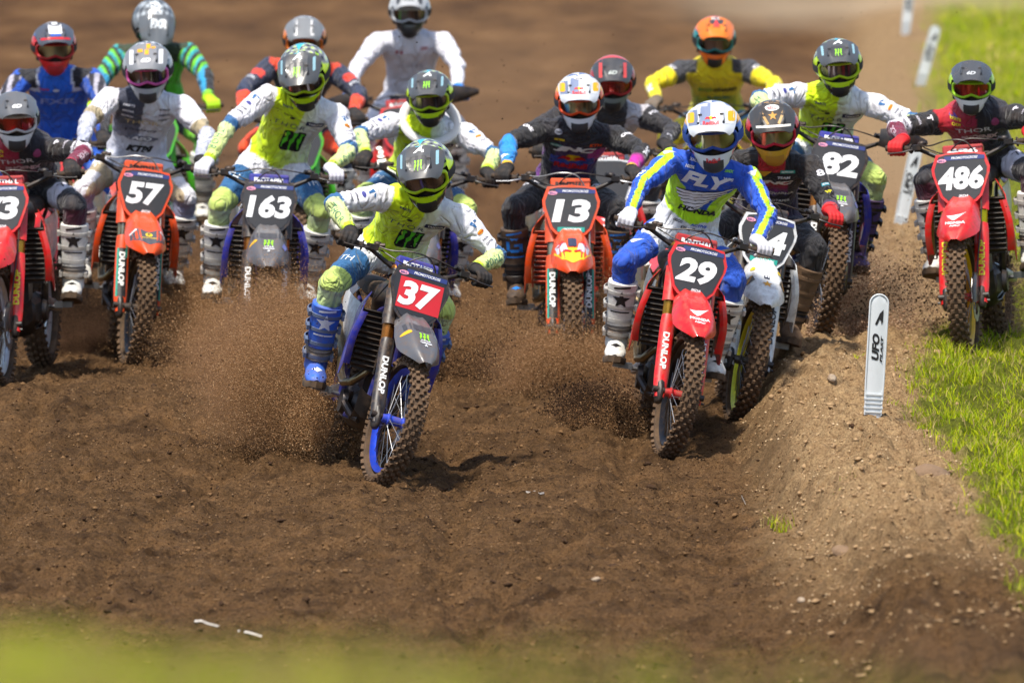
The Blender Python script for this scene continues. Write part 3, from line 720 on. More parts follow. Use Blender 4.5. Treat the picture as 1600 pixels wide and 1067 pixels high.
# ------------------------------------------------------------------ remeshed solids (one continuous skin from overlapping limbs)
def remesh(mb, vox, smooth=4, fac=0.6):
    me = bpy.data.meshes.new('tmp'); me.from_pydata(mb.v, [], mb.f)
    bm = bmesh.new(); bm.from_mesh(me); bmesh.ops.recalc_face_normals(bm, faces=bm.faces); bm.to_mesh(me); bm.free()
    o = bpy.data.objects.new('tmp', me); COL.objects.link(o)
    m = o.modifiers.new('r', 'REMESH'); m.mode = 'VOXEL'; m.voxel_size = vox
    if smooth: m2 = o.modifiers.new('s', 'SMOOTH'); m2.iterations = smooth; m2.factor = fac
    dg = bpy.context.evaluated_depsgraph_get(); out = bpy.data.meshes.new_from_object(o.evaluated_get(dg))
    bpy.data.objects.remove(o); bpy.data.meshes.remove(me)
    out.materials.clear(); out.materials.append(None)
    out.polygons.foreach_set('use_smooth', [True] * len(out.polygons)); out.update()
    return out
def coords(me):
    c = np.empty(len(me.vertices) * 3, np.float32); me.vertices.foreach_get('co', c); return c.reshape(-1, 3)
def capsule(mb, a, b, ra, rb, seg=14, fl=(1, 1)):
    a, b = Vector(a), Vector(b); d = (b - a).normalized()
    P = [a - d * ra * .86, a - d * ra * .5, a, a * .75 + b * .25, a * .5 + b * .5, a * .25 + b * .75, b, b + d * rb * .5, b + d * rb * .86]
    q = [.5 * ra, .86 * ra, ra, .75 * ra + .25 * rb, .5 * (ra + rb), .25 * ra + .75 * rb, rb, .86 * rb, .5 * rb]
    mb.tube(P, q, seg, flat=fl)

# ------------------------------------------------------------------ helmet (face towards +x, y to the rider's left, z up, origin at the head's centre)
NA, NE = 72, 40
def shell_r(a, e):
    """radius of the shell in direction azimuth a (0 = face), elevation e"""
    ca, ce, se = math.cos(a), math.cos(e), math.sin(e)
    rx, ry, rz = (.142 if ca > 0 else .155), .131, (.142 if e > 0 else .146)
    d = math.sqrt((ca * ce / rx) ** 2 + (math.sin(a) * ce / ry) ** 2 + (se / rz) ** 2); r = 1 / d
    if e < R(-16): r *= 1 - .36 * min(1, (-math.degrees(e) - 16) / 42) * (1 - max(0, ca) ** 2)
    if e < R(-10):      # chin bar
        f = max(0, ca) ** 3.6; k = math.exp(-((math.degrees(e) + 42) / 23) ** 2); r += .066 * f * k
        r -= .018 * (1 - max(0, ca)) * min(1, (-math.degrees(e) - 10) / 50)
        if e < R(-34): r *= 1 - .10 * max(0, -ca)
    return r
def build_shell():
    V, F, AE = [], [], []
    es = [R(-56 + 146 * k / NE) for k in range(NE + 1)]
    for e in es:
        for j in range(NA):
            a = 2 * math.pi * j / NA; 
            # shape the eye opening: pull vertices down / up
            r = shell_r(a, e); V.append((r * math.cos(a) * math.cos(e), r * math.sin(a) * math.cos(e), r * math.sin(e))); AE.append((a if a < math.pi else a - 2 * math.pi, e))
    for i in range(NE):
        for j in range(NA):
            b = (j + 1) % NA; a0 = math.degrees(2 * math.pi * (j + .5) / NA); a0 = a0 - 360 if a0 > 180 else a0; e0 = math.degrees((es[i] + es[i + 1]) / 2)
            lim = 62 - max(0, -e0 - 2) * .9
            if abs(a0) < lim and -19 < e0 < 20: continue
            F.append((i * NA + j, i * NA + b, (i + 1) * NA + b, (i + 1) * NA + j))
    return V, F, AE
SH_V, SH_F, SH_AE = build_shell()
def helmet_mesh(fn):
    m = MB(); m.add(SH_V, SH_F); me = bpy.data.meshes.new('shell'); me.from_pydata(SH_V, [], SH_F); me.materials.append(None)
    cols = np.array([hx(fn(math.degrees(a), math.degrees(e))) for a, e in SH_AE]); setcol(me, cols)
    me.polygons.foreach_set('use_smooth', [True] * len(me.polygons)); return me
def arc_pt(a, z, r=0.0, rx=.136, ry=.128): return Vector(((rx + r) * math.cos(a) - .004, (ry + r) * math.sin(a), z))
def visor_rows(y_scale=1.0, nx=9, ny=17):
    rows = []
    for i in range(nx):
        t = i / (nx - 1); row = []
        for k in range(ny):
            q = -1 + 2 * k / (ny - 1)
            hw = (.104 + .006 * math.sin(t * math.pi) - .020 * t) * (1 if t < .88 else 1 - (t - .88) * 1.2)
            x = .045 + (.232 - .045) * t - .045 * q * q * (.3 + .7 * t)
            z = .156 - .064 * t ** 1.1 - (.046 - .022 * t) * q * q + .020 * math.exp(-((abs(q) - .48) / .12) ** 2) * math.sin(math.pi * min(1, t * 1.1)) 
            if abs(q) > .8: z -= .012 * (abs(q) - .8) / .2
            row.append(Vector((x, hw * q, z)))
        rows.append(row)
    return rows
m = MB(); m.sheet(visor_rows(), .008); G['visor'] = m.mesh('visor', sharp=35)
VB = BVHTree.FromPolygons([v.co for v in G['visor'].vertices], [tuple(p.vertices) for p in G['visor'].polygons])
SB = BVHTree.FromPolygons([Vector(v) for v in SH_V], SH_F)
m = MB(); rows = []      # goggle lens
for i in range(9):
    z = -.040 + .080 * i / 8; am = R(47 - 9 * abs(i - 4.5) / 4.5 - (5 if i < 2 else 0)); rows.append([arc_pt(am * (-1 + 2 * k / 16), z - .004 * math.cos(math.pi * k / 16 * 2) * 0 - (.018 * math.exp(-((k - 8) / 1.6) ** 2) * -1 if i < 2 else 0), .002) for k in range(17)])
m.sheet(rows); G['lens'] = m.mesh('lens')
m = MB(); loop = []
for k in range(40):      # frame round the lens
    t = 2 * math.pi * k / 40; c, s_ = math.cos(t), math.sin(t)
    az = R(52) * math.copysign(abs(c) ** .55, c); z = .046 * math.copysign(abs(s_) ** .6, s_)
    if s_ < -.6: z += .020 * math.exp(-(az / R(9)) ** 2)
    loop.append(arc_pt(az, z, .001))
m.tube(loop + [loop[0]], .0085, 8, cap=False, flat=(1.0, 1.25)); G['gframe'] = m.mesh('gframe')
m = MB()      # nose guard and inner rubber
rows = [[arc_pt(R(-64 + 128 * k / 12), z, r_) for k in range(13)] for z, r_ in ((-.075, -.012), (-.05, -.010), (.05, -.010), (.062, -.012))]
m.sheet(rows, .004); G['lining'] = m.mesh('lining')
m = MB(); rows = []      # strap
for sg in (1, -1):
    rows = []
    for k in range(11):
        a = R(52 + 75 * k / 10) * sg; row = []
        for z in (-.020, -.007, .007, .020):
            e = math.atan2(z, .125); r = shell_r(a, e) + .003; row.append(Vector((r * math.cos(a) * math.cos(e), r * math.sin(a) * math.cos(e), r * math.sin(e))))
        rows.append(row)
    m.sheet(rows)
G['strap'] = m.mesh('strap')
m = MB(); rows = []      # mouth vent and grille
for i in range(7):
    e = R(-43 + 17 * i / 6); row = []
    for k in range(11):
        a = R(-16 + 32 * k / 10); r = shell_r(a, e) + .0025; row.append(Vector((r * math.cos(a) * math.cos(e), r * math.sin(a) * math.cos(e), r * math.sin(e))))
    rows.append(row)
m.sheet(rows); G['mouth'] = m.mesh('mouth')
m = MB()
for sg in (1, -1):      # rim beading below and forehead vents
    rows = []
    for i in range(6):
        e = R(27 + 12 * i / 5); rows.append([(lambda a, r: Vector((r * math.cos(a) * math.cos(e), r * math.sin(a) * math.cos(e), r * math.sin(e))))(R(sg * (56 + 2.2 * k)), shell_r(R(sg * (56 + 2.2 * k)), e) + .002) for k in range(5)])
    m.sheet(rows)
    rows = []
    for i in range(5):
        e = R(-40 + 10 * i / 4); rows.append([(lambda a, r: Vector((r * math.cos(a) * math.cos(e), r * math.sin(a) * math.cos(e), r * math.sin(e))))(R(sg * (30 + 2.4 * k)), shell_r(R(sg * (30 + 2.4 * k)), e) + .002) for k in range(5)])
    m.sheet(rows)
G['hvents'] = m.mesh('hvents')
m = MB(); pts = [];
for k in range(49):
    a = 2 * math.pi * k / 48; e = R(-55); r = shell_r(a, e) ; pts.append(Vector((r * math.cos(a) * math.cos(e), r * math.sin(a) * math.cos(e), r * math.sin(e))))
m.tube(pts, .006, 6, cap=False); G['hrim'] = m.mesh('hrim')
# visor vents: two dark curved slots either side of the middle
m = MB()
for sg in (1, -1): wrap(m, joins(mv(rect(.016, .012, .004), sg * .046, -.004, 0), mv(rect(.011, .050, .004), sg * .054, -.026, sg * 4)), 0, VB, (.10, 0, .125), SY, Vector((-.5, 0, .86)), Vector((.86, 0, .5)), .0015, .012)
G['vslots'] = m.mesh('vslots', False)
# ------------------------------------------------------------------ glove closed on a bar (bar along y through the origin, wrist behind at -x)
m = MB()
capsule(m, (-.085, 0, .030), (-.050, 0, .034), .034, .040, fl=(1.05, .8)); m.ball((-.030, 0, .034), (.046, .044, .026)); m.ball((-.005, .0, .036), (.030, .046, .020))
for k, (y, L_, r_) in enumerate(((-.034, .92, .0112), (-.0115, 1.0, .0118), (.0115, .98, .0115), (.034, .85, .0102))):
    pts = []
    for a, rr in ((75, .040), (48, .042), (20, .041), (-8, .039), (-38, .036), (-68, .033), (-100 * L_, .030), (-128 * L_, .028)):
        pts.append(Vector((rr * math.cos(R(a)) + .002, y * (1 + .05 * k * 0), rr * math.sin(R(a)) + .001)))
    m.tube(pts, [r_ * 1.15, r_ * 1.18, r_ * 1.1, r_ * 1.05, r_ * 1.08, r_, r_ * .95, r_ * .7], 10)
m.tube([Vector((-.045, .030, .020)), Vector((-.030, .048, .004)), Vector((-.012, .050, -.018)), Vector((.012, .040, -.030)), Vector((.026, .030, -.030))], [.018, .0155, .0135, .012, .009], 10)
gl = remesh(m, .0042, 2, .5); G['gloveL'] = gl
g2 = gl.copy(); cc = coords(g2); cc[:, 1] *= -1; g2.vertices.foreach_set('co', cc.ravel()); g2.flip_normals(); G['gloveR'] = g2
GLB = BVHTree.FromPolygons([v.co for v in gl.vertices], [tuple(p.vertices) for p in gl.polygons])
m = MB(); m.tube([Vector((-.085, 0, .031)), Vector((-.062, 0, .033))], [.039, .041], 14, flat=(1, .85)); G['cuff'] = m.mesh('cuff')
# ------------------------------------------------------------------ boot (ankle at origin, toe +x, shaft leaning forward)
SHV = Vector((.30, 0, .954)).normalized()
m = MB(); P = [(-.02, -.03), (0, .04), (.02, .10), (.045, .17), (.07, .25), (.085, .30)]; rr = [.056, .054, .058, .066, .072, .074]
m.tube([SHV * .0 + SHV * 0 + Vector((0, 0, -.03))] + [SHV * z for x, z in P[1:]], rr, 16, flat=(1, .88))
m.rings([[Vector((x, y * 1.0, z)) for x, y, z in sec] for sec in [[(xx, wd * math.cos(2 * math.pi * k / 14), zc + hh * math.sin(2 * math.pi * k / 14)) for k in range(14)] for xx, wd, zc, hh in ((-.085, .026, -.045, .03), (-.07, .038, -.04, .042), (-.02, .045, -.035, .055), (.04, .046, -.045, .052), (.10, .052, -.058, .042), (.15, .050, -.066, .034), (.185, .038, -.072, .026), (.20, .02, -.076, .016))]])
bt = remesh(m, .0085, 3, .5); G['boot'] = bt; BTB = BVHTree.FromPolygons([v.co for v in bt.vertices], [tuple(p.vertices) for p in bt.polygons])
m = MB(); so = []
for z in (-.108, -.100, -.084, -.078):
    k_ = 1.0 if z > -.105 and z < -.08 else .96
    so.append([Vector((x * (1 if z > -.1 else 1), y * k_, z + (.010 if x > .17 else 0))) for x, y in ((-.095, -.02), (-.075, -.042), (-.01, -.046), (.05, -.047), (.11, -.056), (.165, -.050), (.20, -.030), (.212, 0), (.20, .030), (.165, .050), (.11, .056), (.05, .047), (-.01, .046), (-.075, .042), (-.095, .02), (-.10, 0))])
m.rings(so); G['sole'] = m.mesh('sole', sharp=35)
m = MB()
for t, tilt in ((.255, 0), (.185, 0), (.115, 0), (.045, -.1)):      # straps and buckles
    c = SHV * t; M = Matrix((Vector((.954, 0, -.30)), SY, SHV)).transposed(); r_ = .0655 + (.019 * (t - .04) / .25)
    rg = []
    for (dz, dr) in ((-.010, 0.0), (-.008, .005), (.008, .005), (.010, 0.0)):
        rg.append([c + M @ Vector(((r_ + dr) * .93 * math.cos(2 * math.pi * k / 20), (r_ + dr) * 1.04 * math.sin(2 * math.pi * k / 20), dz)) for k in range(20)])
    m.rings(rg, False)
    for s_ in (1, -1): m.box(c + M @ Vector((.035, s_ * (r_ * .95), 0)), (.042, .014, .024), M)
G['straps'] = m.mesh('straps', sharp=35)
m = MB(); rows = []
for t in np.linspace(.09, .30, 8):
    rows.append([SHV * t + Vector((.954, 0, -.30)) * (.068 + .018 * (t - .05) / .25) * math.cos(R(q)) * .95 + SY * (.072 + .016 * (t - .05) / .25) * math.sin(R(q)) for q in (-48, -30, -12, 0, 12, 30, 48)])
m.sheet(rows, .004); G['shinplate'] = m.mesh('shinplate')
m = MB(); rows = []
for x, z, wd in ((.075, -.008, .030), (.11, -.020, .040), (.15, -.034, .042), (.185, -.052, .034), (.203, -.068, .020)):
    rows.append([Vector((x - .02 * q * q, wd * q * 1.1, z + .004 - .026 * q * q)) for q in np.linspace(-1, 1, 7)])
m.sheet(rows, .004); G['toecap'] = m.mesh('toecap')
def _bv(me): return BVHTree.FromPolygons([v.co for v in me.vertices], [tuple(p.vertices) for p in me.polygons])
SPB, TCB = _bv(G['shinplate']), _bv(G['toecap'])
m = MB()
for k in range(4): m.rings([[SHV * (t_ + .022 * k) + Matrix((Vector((.954, 0, -.30)), SY, SHV)).transposed() @ Vector((rr_ * .95 * math.cos(2 * math.pi * q / 18) + .006, rr_ * math.sin(2 * math.pi * q / 18), 0)) for q in range(18)] for t_, rr_ in ((.020, .055), (.026, .063), (.036, .063), (.042, .055))], False)
G['flex'] = m.mesh('flex')

# ------------------------------------------------------------------ rider
def ik(a, b, l1, l2, pole):
    d = b - a; L = d.length; mx_ = (l1 + l2) * .985
    if L > mx_: k = L / mx_; l1 *= k; l2 *= k
    x = (l1 * l1 - l2 * l2 + L * L) / (2 * L); h = math.sqrt(max(0, l1 * l1 - x * x)); u = d.normalized()
    p = (pole - u * pole.dot(u)).normalized()
    return a + u * x + p * h
def frame(x, z):
    x = x.normalized(); y = z.cross(x).normalized(); z = x.cross(y); return x, y, z
def mat4(x, y, z, o):
    return Matrix(((x.x, y.x, z.x, o.x), (x.y, y.y, z.y, o.y), (x.z, y.z, z.z, o.z), (0, 0, 0, 1)))
def build_rider(spec, Mw, Mf):
    """spec holds colours and the pose; Mw bike matrix, Mf matrix of the steered front end"""
    g = lambda k, d=None: spec.get(k, d)
    vox = g('vox', .0095)
    root_loc = Mw @ Vector((-1.0, 0, 0)); T0 = Matrix.Translation(-root_loc)
    root = empty('person', root_loc); tag(root, g('rlabel'), 'motocross rider', 'riders in the racing pack')
    fwd = (Mw.to_3x3() @ Vector((1, 0, 0))).normalized(); lat = (Mw.to_3x3() @ SY).normalized(); upb = (Mw.to_3x3() @ Vector((0, 0, 1))).normalized(); WZ = Vector((0, 0, 1))
    # hands
    GR_ = {}
    for sgn, nm in ((1, 'L'), (-1, 'R')):
        a = Mf @ bar_pt(.30 * sgn); b = Mf @ bar_pt(.385 * sgn); c = (a + b) / 2; yv = (b - a).normalized() * sgn
        xv = (fwd - yv * fwd.dot(yv)).normalized(); tilt = R(g('wrist', 12)); zv = xv.cross(yv)
        xr = xv * math.cos(tilt) - zv * math.sin(tilt); zr = xr.cross(yv).normalized()
        GR_[nm] = mat4(xr, yv, zr, c)
    hd = at_y(*spec['h'], (Mw @ Vector((-.42 - g('back', .48), 0, 0))).y)
    seat = Mw @ Vector((g('hipx', -1.36), g('hipy', 0), 1.03))
    hd = hd + WZ * .022; tl = g('torso', .50)
    hp, hy, hr = g('hp', 16), g('hy', 0), g('hr', 0)       # head pitch (down), yaw (to viewer's right), roll
    hf = Vector((math.sin(R(hy)) * math.cos(R(hp)), -math.cos(R(hy)) * math.cos(R(hp)), -math.sin(R(hp))))
    hx_, hy_, hz_ = frame(hf, WZ)
    q = Quaternion(hf, R(hr)); hy_ = q @ hy_; hz_ = q @ hz_
    neck = hd - WZ * .125 - fwd * g('neckback', .075) - hz_ * .035
    hip = neck + (seat - neck).normalized() * tl
    if (seat - neck).length < tl: hip = seat
    sp_ = (neck - hip).normalized()
    hl, hr_ = GR_['L'].translation, GR_['R'].translation
    la = ((hl - hr_).normalized() * .6 + lat * .2 + Vector((1, 0, 0)) * .2 + WZ * 0); la = (la - sp_ * la.dot(sp_)).normalized(); fr = la.cross(sp_).normalized()
    if fr.dot(fwd) < 0: fr = -fr
    bk = g('hunch', .05); bw = g('size', 1.10)
    spine = lambda v: hip + sp_ * tl * v - fr * bk * math.sin(math.pi * min(max(v, 0), 1))
    mb = MB(); st = ((-.22, .10, .08), (-.12, .150, .11), (0, .168, .122), (.15, .155, .112), (.32, .142, .105), (.5, .155, .115), (.68, .178, .128), (.82, .182, .122), (.93, .150, .10), (1.0, .10, .075), (1.08, .06, .06))
    rg = []
    for v, a, b in st:
        c = spine(v); rg.append([c + la * a * bw * math.copysign(abs(math.cos(t)) ** .8, math.cos(t)) + fr * b * math.copysign(abs(math.sin(t)) ** .85, math.sin(t)) for t in [2 * math.pi * k / 22 for k in range(22)]])
    mb.rings(rg)
    segs = []     # (name, side, a, b, ra, rb)
    SHL = {}
    for sgn, nm in ((1, 'L'), (-1, 'R')):
        H = GR_[nm]; wr = H @ Vector((-.078, 0, .030)); sh = neck - sp_ * .055 + la * sgn * .192 * bw + fr * .015
        pole = WZ * g('elbu', .16) + la * sgn * g('elbo', .58) - fwd * .42
        el = ik(sh, wr, .285, .265, pole)
        SHL[nm] = (sh, el, wr)
        capsule(mb, neck - sp_ * .05 + la * sgn * .05, sh, .075, .070); capsule(mb, sh, el, .070 * bw, .054); capsule(mb, el, wr, .056, .037)
        hj = hip + la * sgn * .095 - sp_ * .03
        ft = g('foot' + nm, (-.985, .262 * sgn, .40)); toe = Vector((1, g('toe' + nm, .08) * sgn, g('toez', -.22))).normalized()
        ank = Mw @ (Vector(ft) + Vector((-.07, 0, .115)))
        kp = fwd * .9 + lat * sgn * g('knee', .45) + WZ * .25
        kn = ik(hj, ank, .45, .44, kp)
        capsule(mb, hj, kn, .098, .072); capsule(mb, kn, ank, .072, .040); mb.ball(kn + fwd * .012, .070, 12, 9)
        segs += [('uarm', sgn, sh, el, .07, .054), ('farm', sgn, el, wr, .056, .037), ('thigh', sgn, hj, kn, .1, .072), ('shin', sgn, kn, ank, .072, .045)]
        # boot
        shv = (kn - ank).normalized(); tv = (Mw.to_3x3() @ toe); zb = shv; yb = zb.cross(tv).normalized() ; xb = yb.cross(zb).normalized()
        rot = Matrix.Rotation(-math.atan2(SHV.x, SHV.z), 4, 'Y'); MBt = T0 @ mat4(xb, yb, zb, ank) @ rot
        bo = link('boot', G['boot'], root, g('bootm')); bo.matrix_local = MBt @ Matrix.Scale(1.12, 4)
        link('sole', G['sole'], bo, g('solem', mat('boot_sole', '#3a3128', .9, dust=.25))); link('buckle_strap', G['straps'], bo, g('strapm', mat('black_plastic', '#15161a', .42))); link('shin_plate', G['shinplate'], bo, g('shinm', g('bootm'))); link('toe_cap', G['toecap'], bo, g('toem', g('bootm'))); link('ankle_flex', G['flex'], bo, g('flexm', mat('boot_flex', '#2a2b2e', .8, dust=.25)))
        pm = MB(); bl = g('blogo', 'star'); nb = Vector((.954, 0, -.30)); sfn = {'star': star5(.034), 'g': joins(mv(rect(.06, .012), 0, .022), mv(rect(.06, .012), 0, -.022), mv(rect(.012, .055), -.024, 0), mv(rect(.012, .028), .024, -.012), mv(rect(.03, .010), .014, 0)), 'bar': rect(.04, .05, .01)}[bl]
        wrap(pm, (sfn[0] * 1.35, sfn[1]), 0, SPB, SHV * .225, SY, SHV, nb, .002, .012); wrap(pm, mv(rect(.09, .007), 0, -.062), 0, SPB, SHV * .225, SY, SHV, nb, .002, .012); wrap(pm, mv(rect(.08, .010), 0, .062, 8), 0, SPB, SHV * .225, SY, SHV, nb, .002, .012); wrap(pm, shape([(-.026, .01), (0, .024), (.026, .01), (0, -.036)]), 0, TCB, (.135, 0, -.02), SY, Vector((-.5, 0, .85)), Vector((.4, 0, .9)), .002, .012)
        if pm.v: link('boot_logo', pm.mesh('boot_logo', False), bo, flat(g('blogoc', '#15161a')))
        # glove
        go = link('glove', G['glove' + nm], root, g('glovem')); go.matrix_local = T0 @ H
        link('cuff', G['cuff'], go, g('cuffm', g('glovem')))
    # neck and head inside the helmet
    capsule(mb, neck - sp_ * .03, hd - hz_ * .06, .058, .055); mb.ball(hd + hx_ * .0, (.088, .072, .105), 14, 10, Matrix((hx_, hy_, hz_)).transposed()); mb.ball(hd + hx_ * .09 - hz_ * .045, (.018, .014, .022), 8, 6)
    body = remesh(mb, vox, 4, .5)
    V = coords(body).astype(float)
    # nearest limb for every vertex
    A = lambda v: np.array(v)
    best = np.full(len(V), 9.0); reg = np.zeros(len(V), int); tt = np.zeros(len(V)); ang = np.zeros(len(V))
    rel = V - A(hip); tv_ = rel @ A(sp_) / tl; tu = rel @ A(la) / .18; tw = rel @ A(fr)
    dtor = np.sqrt((np.maximum(0, np.abs(tu * .18) - .09)) ** 2 + (tw + bk * np.sin(np.pi * np.clip(tv_, 0, 1))) ** 2) - .10 + np.maximum(0, -tv_ - .02) * 1.0 + np.maximum(0, tv_ - 1.05) * .5
    best = dtor; 
    for i, (nm, sgn, a, b, ra, rb) in enumerate(segs):
        d = A(b - a); L = np.linalg.norm(d); u = d / L; r_ = V - A(a); t = r_ @ u / L; tc_ = np.clip(t, 0, 1)
        dist = np.linalg.norm(V - (A(a) + tc_[:, None] * d), axis=1) - (ra + (rb - ra) * tc_)
        if nm == 'uarm': dist = dist + .03 * (t < .12)
        k = dist < best; best = np.where(k, dist, best); reg = np.where(k, i + 1, reg); tt = np.where(k, t, tt)
        pp = r_ - (r_ @ u)[:, None] * u; out = pp @ A(la) * sgn / .06; ang = np.where(k, out, ang)
    hdist = np.linalg.norm((V - A(hd)), axis=1)
    cols = np.zeros((len(V), 3)); skin = hx('#9a6a50')
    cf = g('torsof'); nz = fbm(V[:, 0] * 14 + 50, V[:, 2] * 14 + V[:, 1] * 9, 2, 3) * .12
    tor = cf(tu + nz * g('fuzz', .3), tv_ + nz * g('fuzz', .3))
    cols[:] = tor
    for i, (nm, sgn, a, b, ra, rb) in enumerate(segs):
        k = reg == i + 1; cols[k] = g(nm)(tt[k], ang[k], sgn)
    pants = (reg == 0) & (tv_ < g('waist', .05)); cols[pants] = hx(g('pantsc', '#e8e8e8'))
    hk = hdist < .135; cols[hk] = skin
    # folds pressed into the cloth
    nrm = np.empty(len(V) * 3, np.float32); body.vertices.foreach_get('normal', nrm); nrm = nrm.reshape(-1, 3)
    limb = reg > 0; f1 = fbm(V[:, 0] * 11 + V[:, 1] * 5, V[:, 2] * 17 + V[:, 1] * 6, 3, 11) * .010; f2 = -np.abs(fbm(tu * 2.2 + 4 + tv_, tv_ * 6.0 + tu * 1.5, 2, 23)) * .010
    am = np.where(limb, 1.0, .8) * (hdist > .16) * g('fold', 1.0)
    V2 = V + nrm * ((f1 + f2 * (reg == 0)) * am)[:, None]
    if True:
        near_j = np.zeros(len(V))
        for i, (nm, sgn, a, b, ra, rb) in enumerate(segs):
            k = reg == i + 1; c_ = {'uarm': 1.0, 'farm': 0.05, 'thigh': .05, 'shin': .9}[nm]; w_ = .35 + .65 * np.exp(-((tt - c_) / .32) ** 2); rg_ = -np.abs(noise2(tt * 9 + ang * 1.3 + i * 5, ang * 1.1 + i * 3 + tt * 2, 31 + i)) * .034 + noise2(tt * 5 + i, ang * 2 + i, 7) * .008
            near_j = np.where(k, rg_ * w_, near_j)
        k0 = (reg == 0) & (hdist > .16); df = -np.abs(noise2((tu + tv_ * 1.2) * 3.2 + 9, (tv_ - tu * .5) * 1.6, 77)) * .034 - np.abs(noise2((tu - tv_ * 1.3) * 3.0, (tv_ + tu * .4) * 1.5 + 4, 78)) * .028 + .008
        near_j = np.where(k0, df * np.clip(1.25 - tv_, .2, 1), near_j); V2 = V2 + nrm * (near_j * g('fold', 1.0))[:, None]
    body.vertices.foreach_set('co', (V2 - A(root_loc)).astype(np.float32).ravel()); setcol(body, cols); body.update()
    link('body', body, root, cloth_mat())
    bvh = BVHTree.FromPolygons([Vector(v) for v in V2 - A(root_loc)], [tuple(p.vertices) for p in body.polygons])
    # lettering on the gear
    rl = Vector(root_loc); cl = []; mb = MB(); ci = lambda c: (cl.append(c) or len(cl) - 1) if c not in cl else cl.index(c)
    pn = (fr * .75 + Vector((0, -1, 0)) * .5).normalized(); px_ = (la - pn * la.dot(pn)).normalized(); py_ = pn.cross(px_); py_ = py_ if py_.z > 0 else -py_
    px_ = px_ if px_.x > 0 else -px_
    for it in g('chest', []):
        vf, c, u, v = it[:4]; O = hip + la * (u * .18) + sp_ * tl * v - rl; k = ci(c)
        wrap(mb, vf, k, bvh, O, px_, py_, pn, .0025 + .0012 * (it[4] if len(it) > 4 else 0), .02)
    if mb.v: link('jersey_print', mb.mesh('jersey_print', False, nmat=len(cl)), root, [flat(c, .7) for c in cl])
    mb = MB(); cl = []
    for it in g('arm', []):      # (shape, colour, side, 'u'|'f', t, flip)
        vf, c, sgn, wh, t = it[:5]; sh, el, wr = SHL['L' if sgn > 0 else 'R']; a, b = (sh, el) if wh == 'u' else (el, wr)
        d = (b - a).normalized(); n = (Vector((0, -1, .25)) + la * sgn * .55); n = (n - d * n.dot(d)).normalized(); side = n.cross(d); O = a + (b - a) * t - rl; k = ci(c)
        m_ = it[5] if len(it) > 5 else 'down'
        if m_ == 'down': ux, uy = d, -side if (-side).cross(Vector((0, 0, 0))).length else side
        if m_ == 'down': ux = d; uy = n.cross(d)
        elif m_ == 'up': ux = -d; uy = -n.cross(d)
        else: ux = d.cross(n); ux = ux if ux.x > 0 else -ux; uy = n.cross(ux)
        wrap(mb, vf, k, bvh, O, ux, uy, n, .0025 + .0012 * (it[6] if len(it) > 6 else 0), .02, .2)
    if mb.v: link('sleeve_print', mb.mesh('sleeve_print', False, nmat=len(cl)), root, [flat(c, .7) for c in cl])
    mb = MB(); cl = []
    for it in g('leg', []):
        vf, c, sgn, t = it[:4]; s_ = [s for s in segs if s[0] == 'thigh' and s[1] == sgn][0]; a, b = s_[2], s_[3]; d = (b - a).normalized(); n = (Vector((0, -.7, .6)) + la * sgn * .35); n = (n - d * n.dot(d)).normalized()
        ux = d.cross(n); ux = ux if ux.x > 0 else -ux; uy = n.cross(ux); k = ci(c)
        wrap(mb, vf, k, bvh, a + d * (b - a).length * t - rl, ux, uy, n, .0025, .02, .2)
    if mb.v: link('pants_print', mb.mesh('pants_print', False, nmat=len(cl)), root, [flat(c, .7) for c in cl])
    # helmet and its parts
    hs = g('helmet'); MH = T0 @ mat4(hx_, hy_, hz_, hd) @ Matrix.Diagonal((g('hs', 1.13), g('hs', 1.13), g('hs', 1.13) * .93, 1))
    if 'mesh' not in hs: hs['mesh'] = helmet_mesh(hs['fn'])
    ho = link('helmet', hs['mesh'], root, paint_mat()); ho.matrix_local = MH
    if 'solid' not in hs: hs['solid'] = True
    vc = hs.get('visor', '#3a3d42'); vo = link('visor', G['visor'], ho, mat('visor_' + vc.strip('#'), vc, hs.get('vr', .3), coat=.3, dust=.1)); link('visor_vent', G['vslots'], vo, flat('#0c0d0f'))
    if 'vmesh' not in hs:
        mb = MB(); cl = []
        for it in hs.get('vprint', []):
            vf, c = it[:2]; k = cl.index(c) if c in cl else (cl.append(c) or len(cl) - 1)
            wrap(mb, vf, k, VB, (.11, 0, .125), SY, Vector((-.42, 0, .90)).normalized(), Vector((.9, 0, .42)).normalized(), .0015 + .001 * (it[2] if len(it) > 2 else 0), .015)
        hs['vmesh'] = (mb.mesh('visor_print', False, nmat=len(cl)), cl) if mb.v else None
        mb = MB(); cl = []
        for it in hs.get('sprint', []):
            vf, c, ps, n = it[:4]; k = cl.index(c) if c in cl else (cl.append(c) or len(cl) - 1); n = Vector(n).normalized(); uy = Vector((-n.z, 0, n.x)) if abs(n.y) < .3 else WZ
            uy = (uy - n * uy.dot(n)).normalized(); wrap(mb, vf, k, SB, ps, uy.cross(n), uy, n, .0015 + .001 * (it[4] if len(it) > 4 else 0), .015)
        hs['smesh'] = (mb.mesh('helmet_print', False, nmat=len(cl)), cl) if mb.v else None
    if hs['vmesh']: link('visor_print', hs['vmesh'][0], vo, [flat(c, .35) for c in hs['vmesh'][1]])
    if hs['smesh']: link('helmet_print', hs['smesh'][0], ho, [flat(c, .35) for c in hs['smesh'][1]])
    link('lining', G['lining'], ho, mat('helmet_lining', '#0d0d0f', .9)); link('mouth_vent', G['mouth'], ho, mat('vent_' + hs.get('mouth', '#121316').strip('#'), hs.get('mouth', '#121316'), .6)); link('helmet_vent', G['hvents'], ho, flat('#0c0d0f')); link('edge_trim', G['hrim'], ho, flat('#101114'))
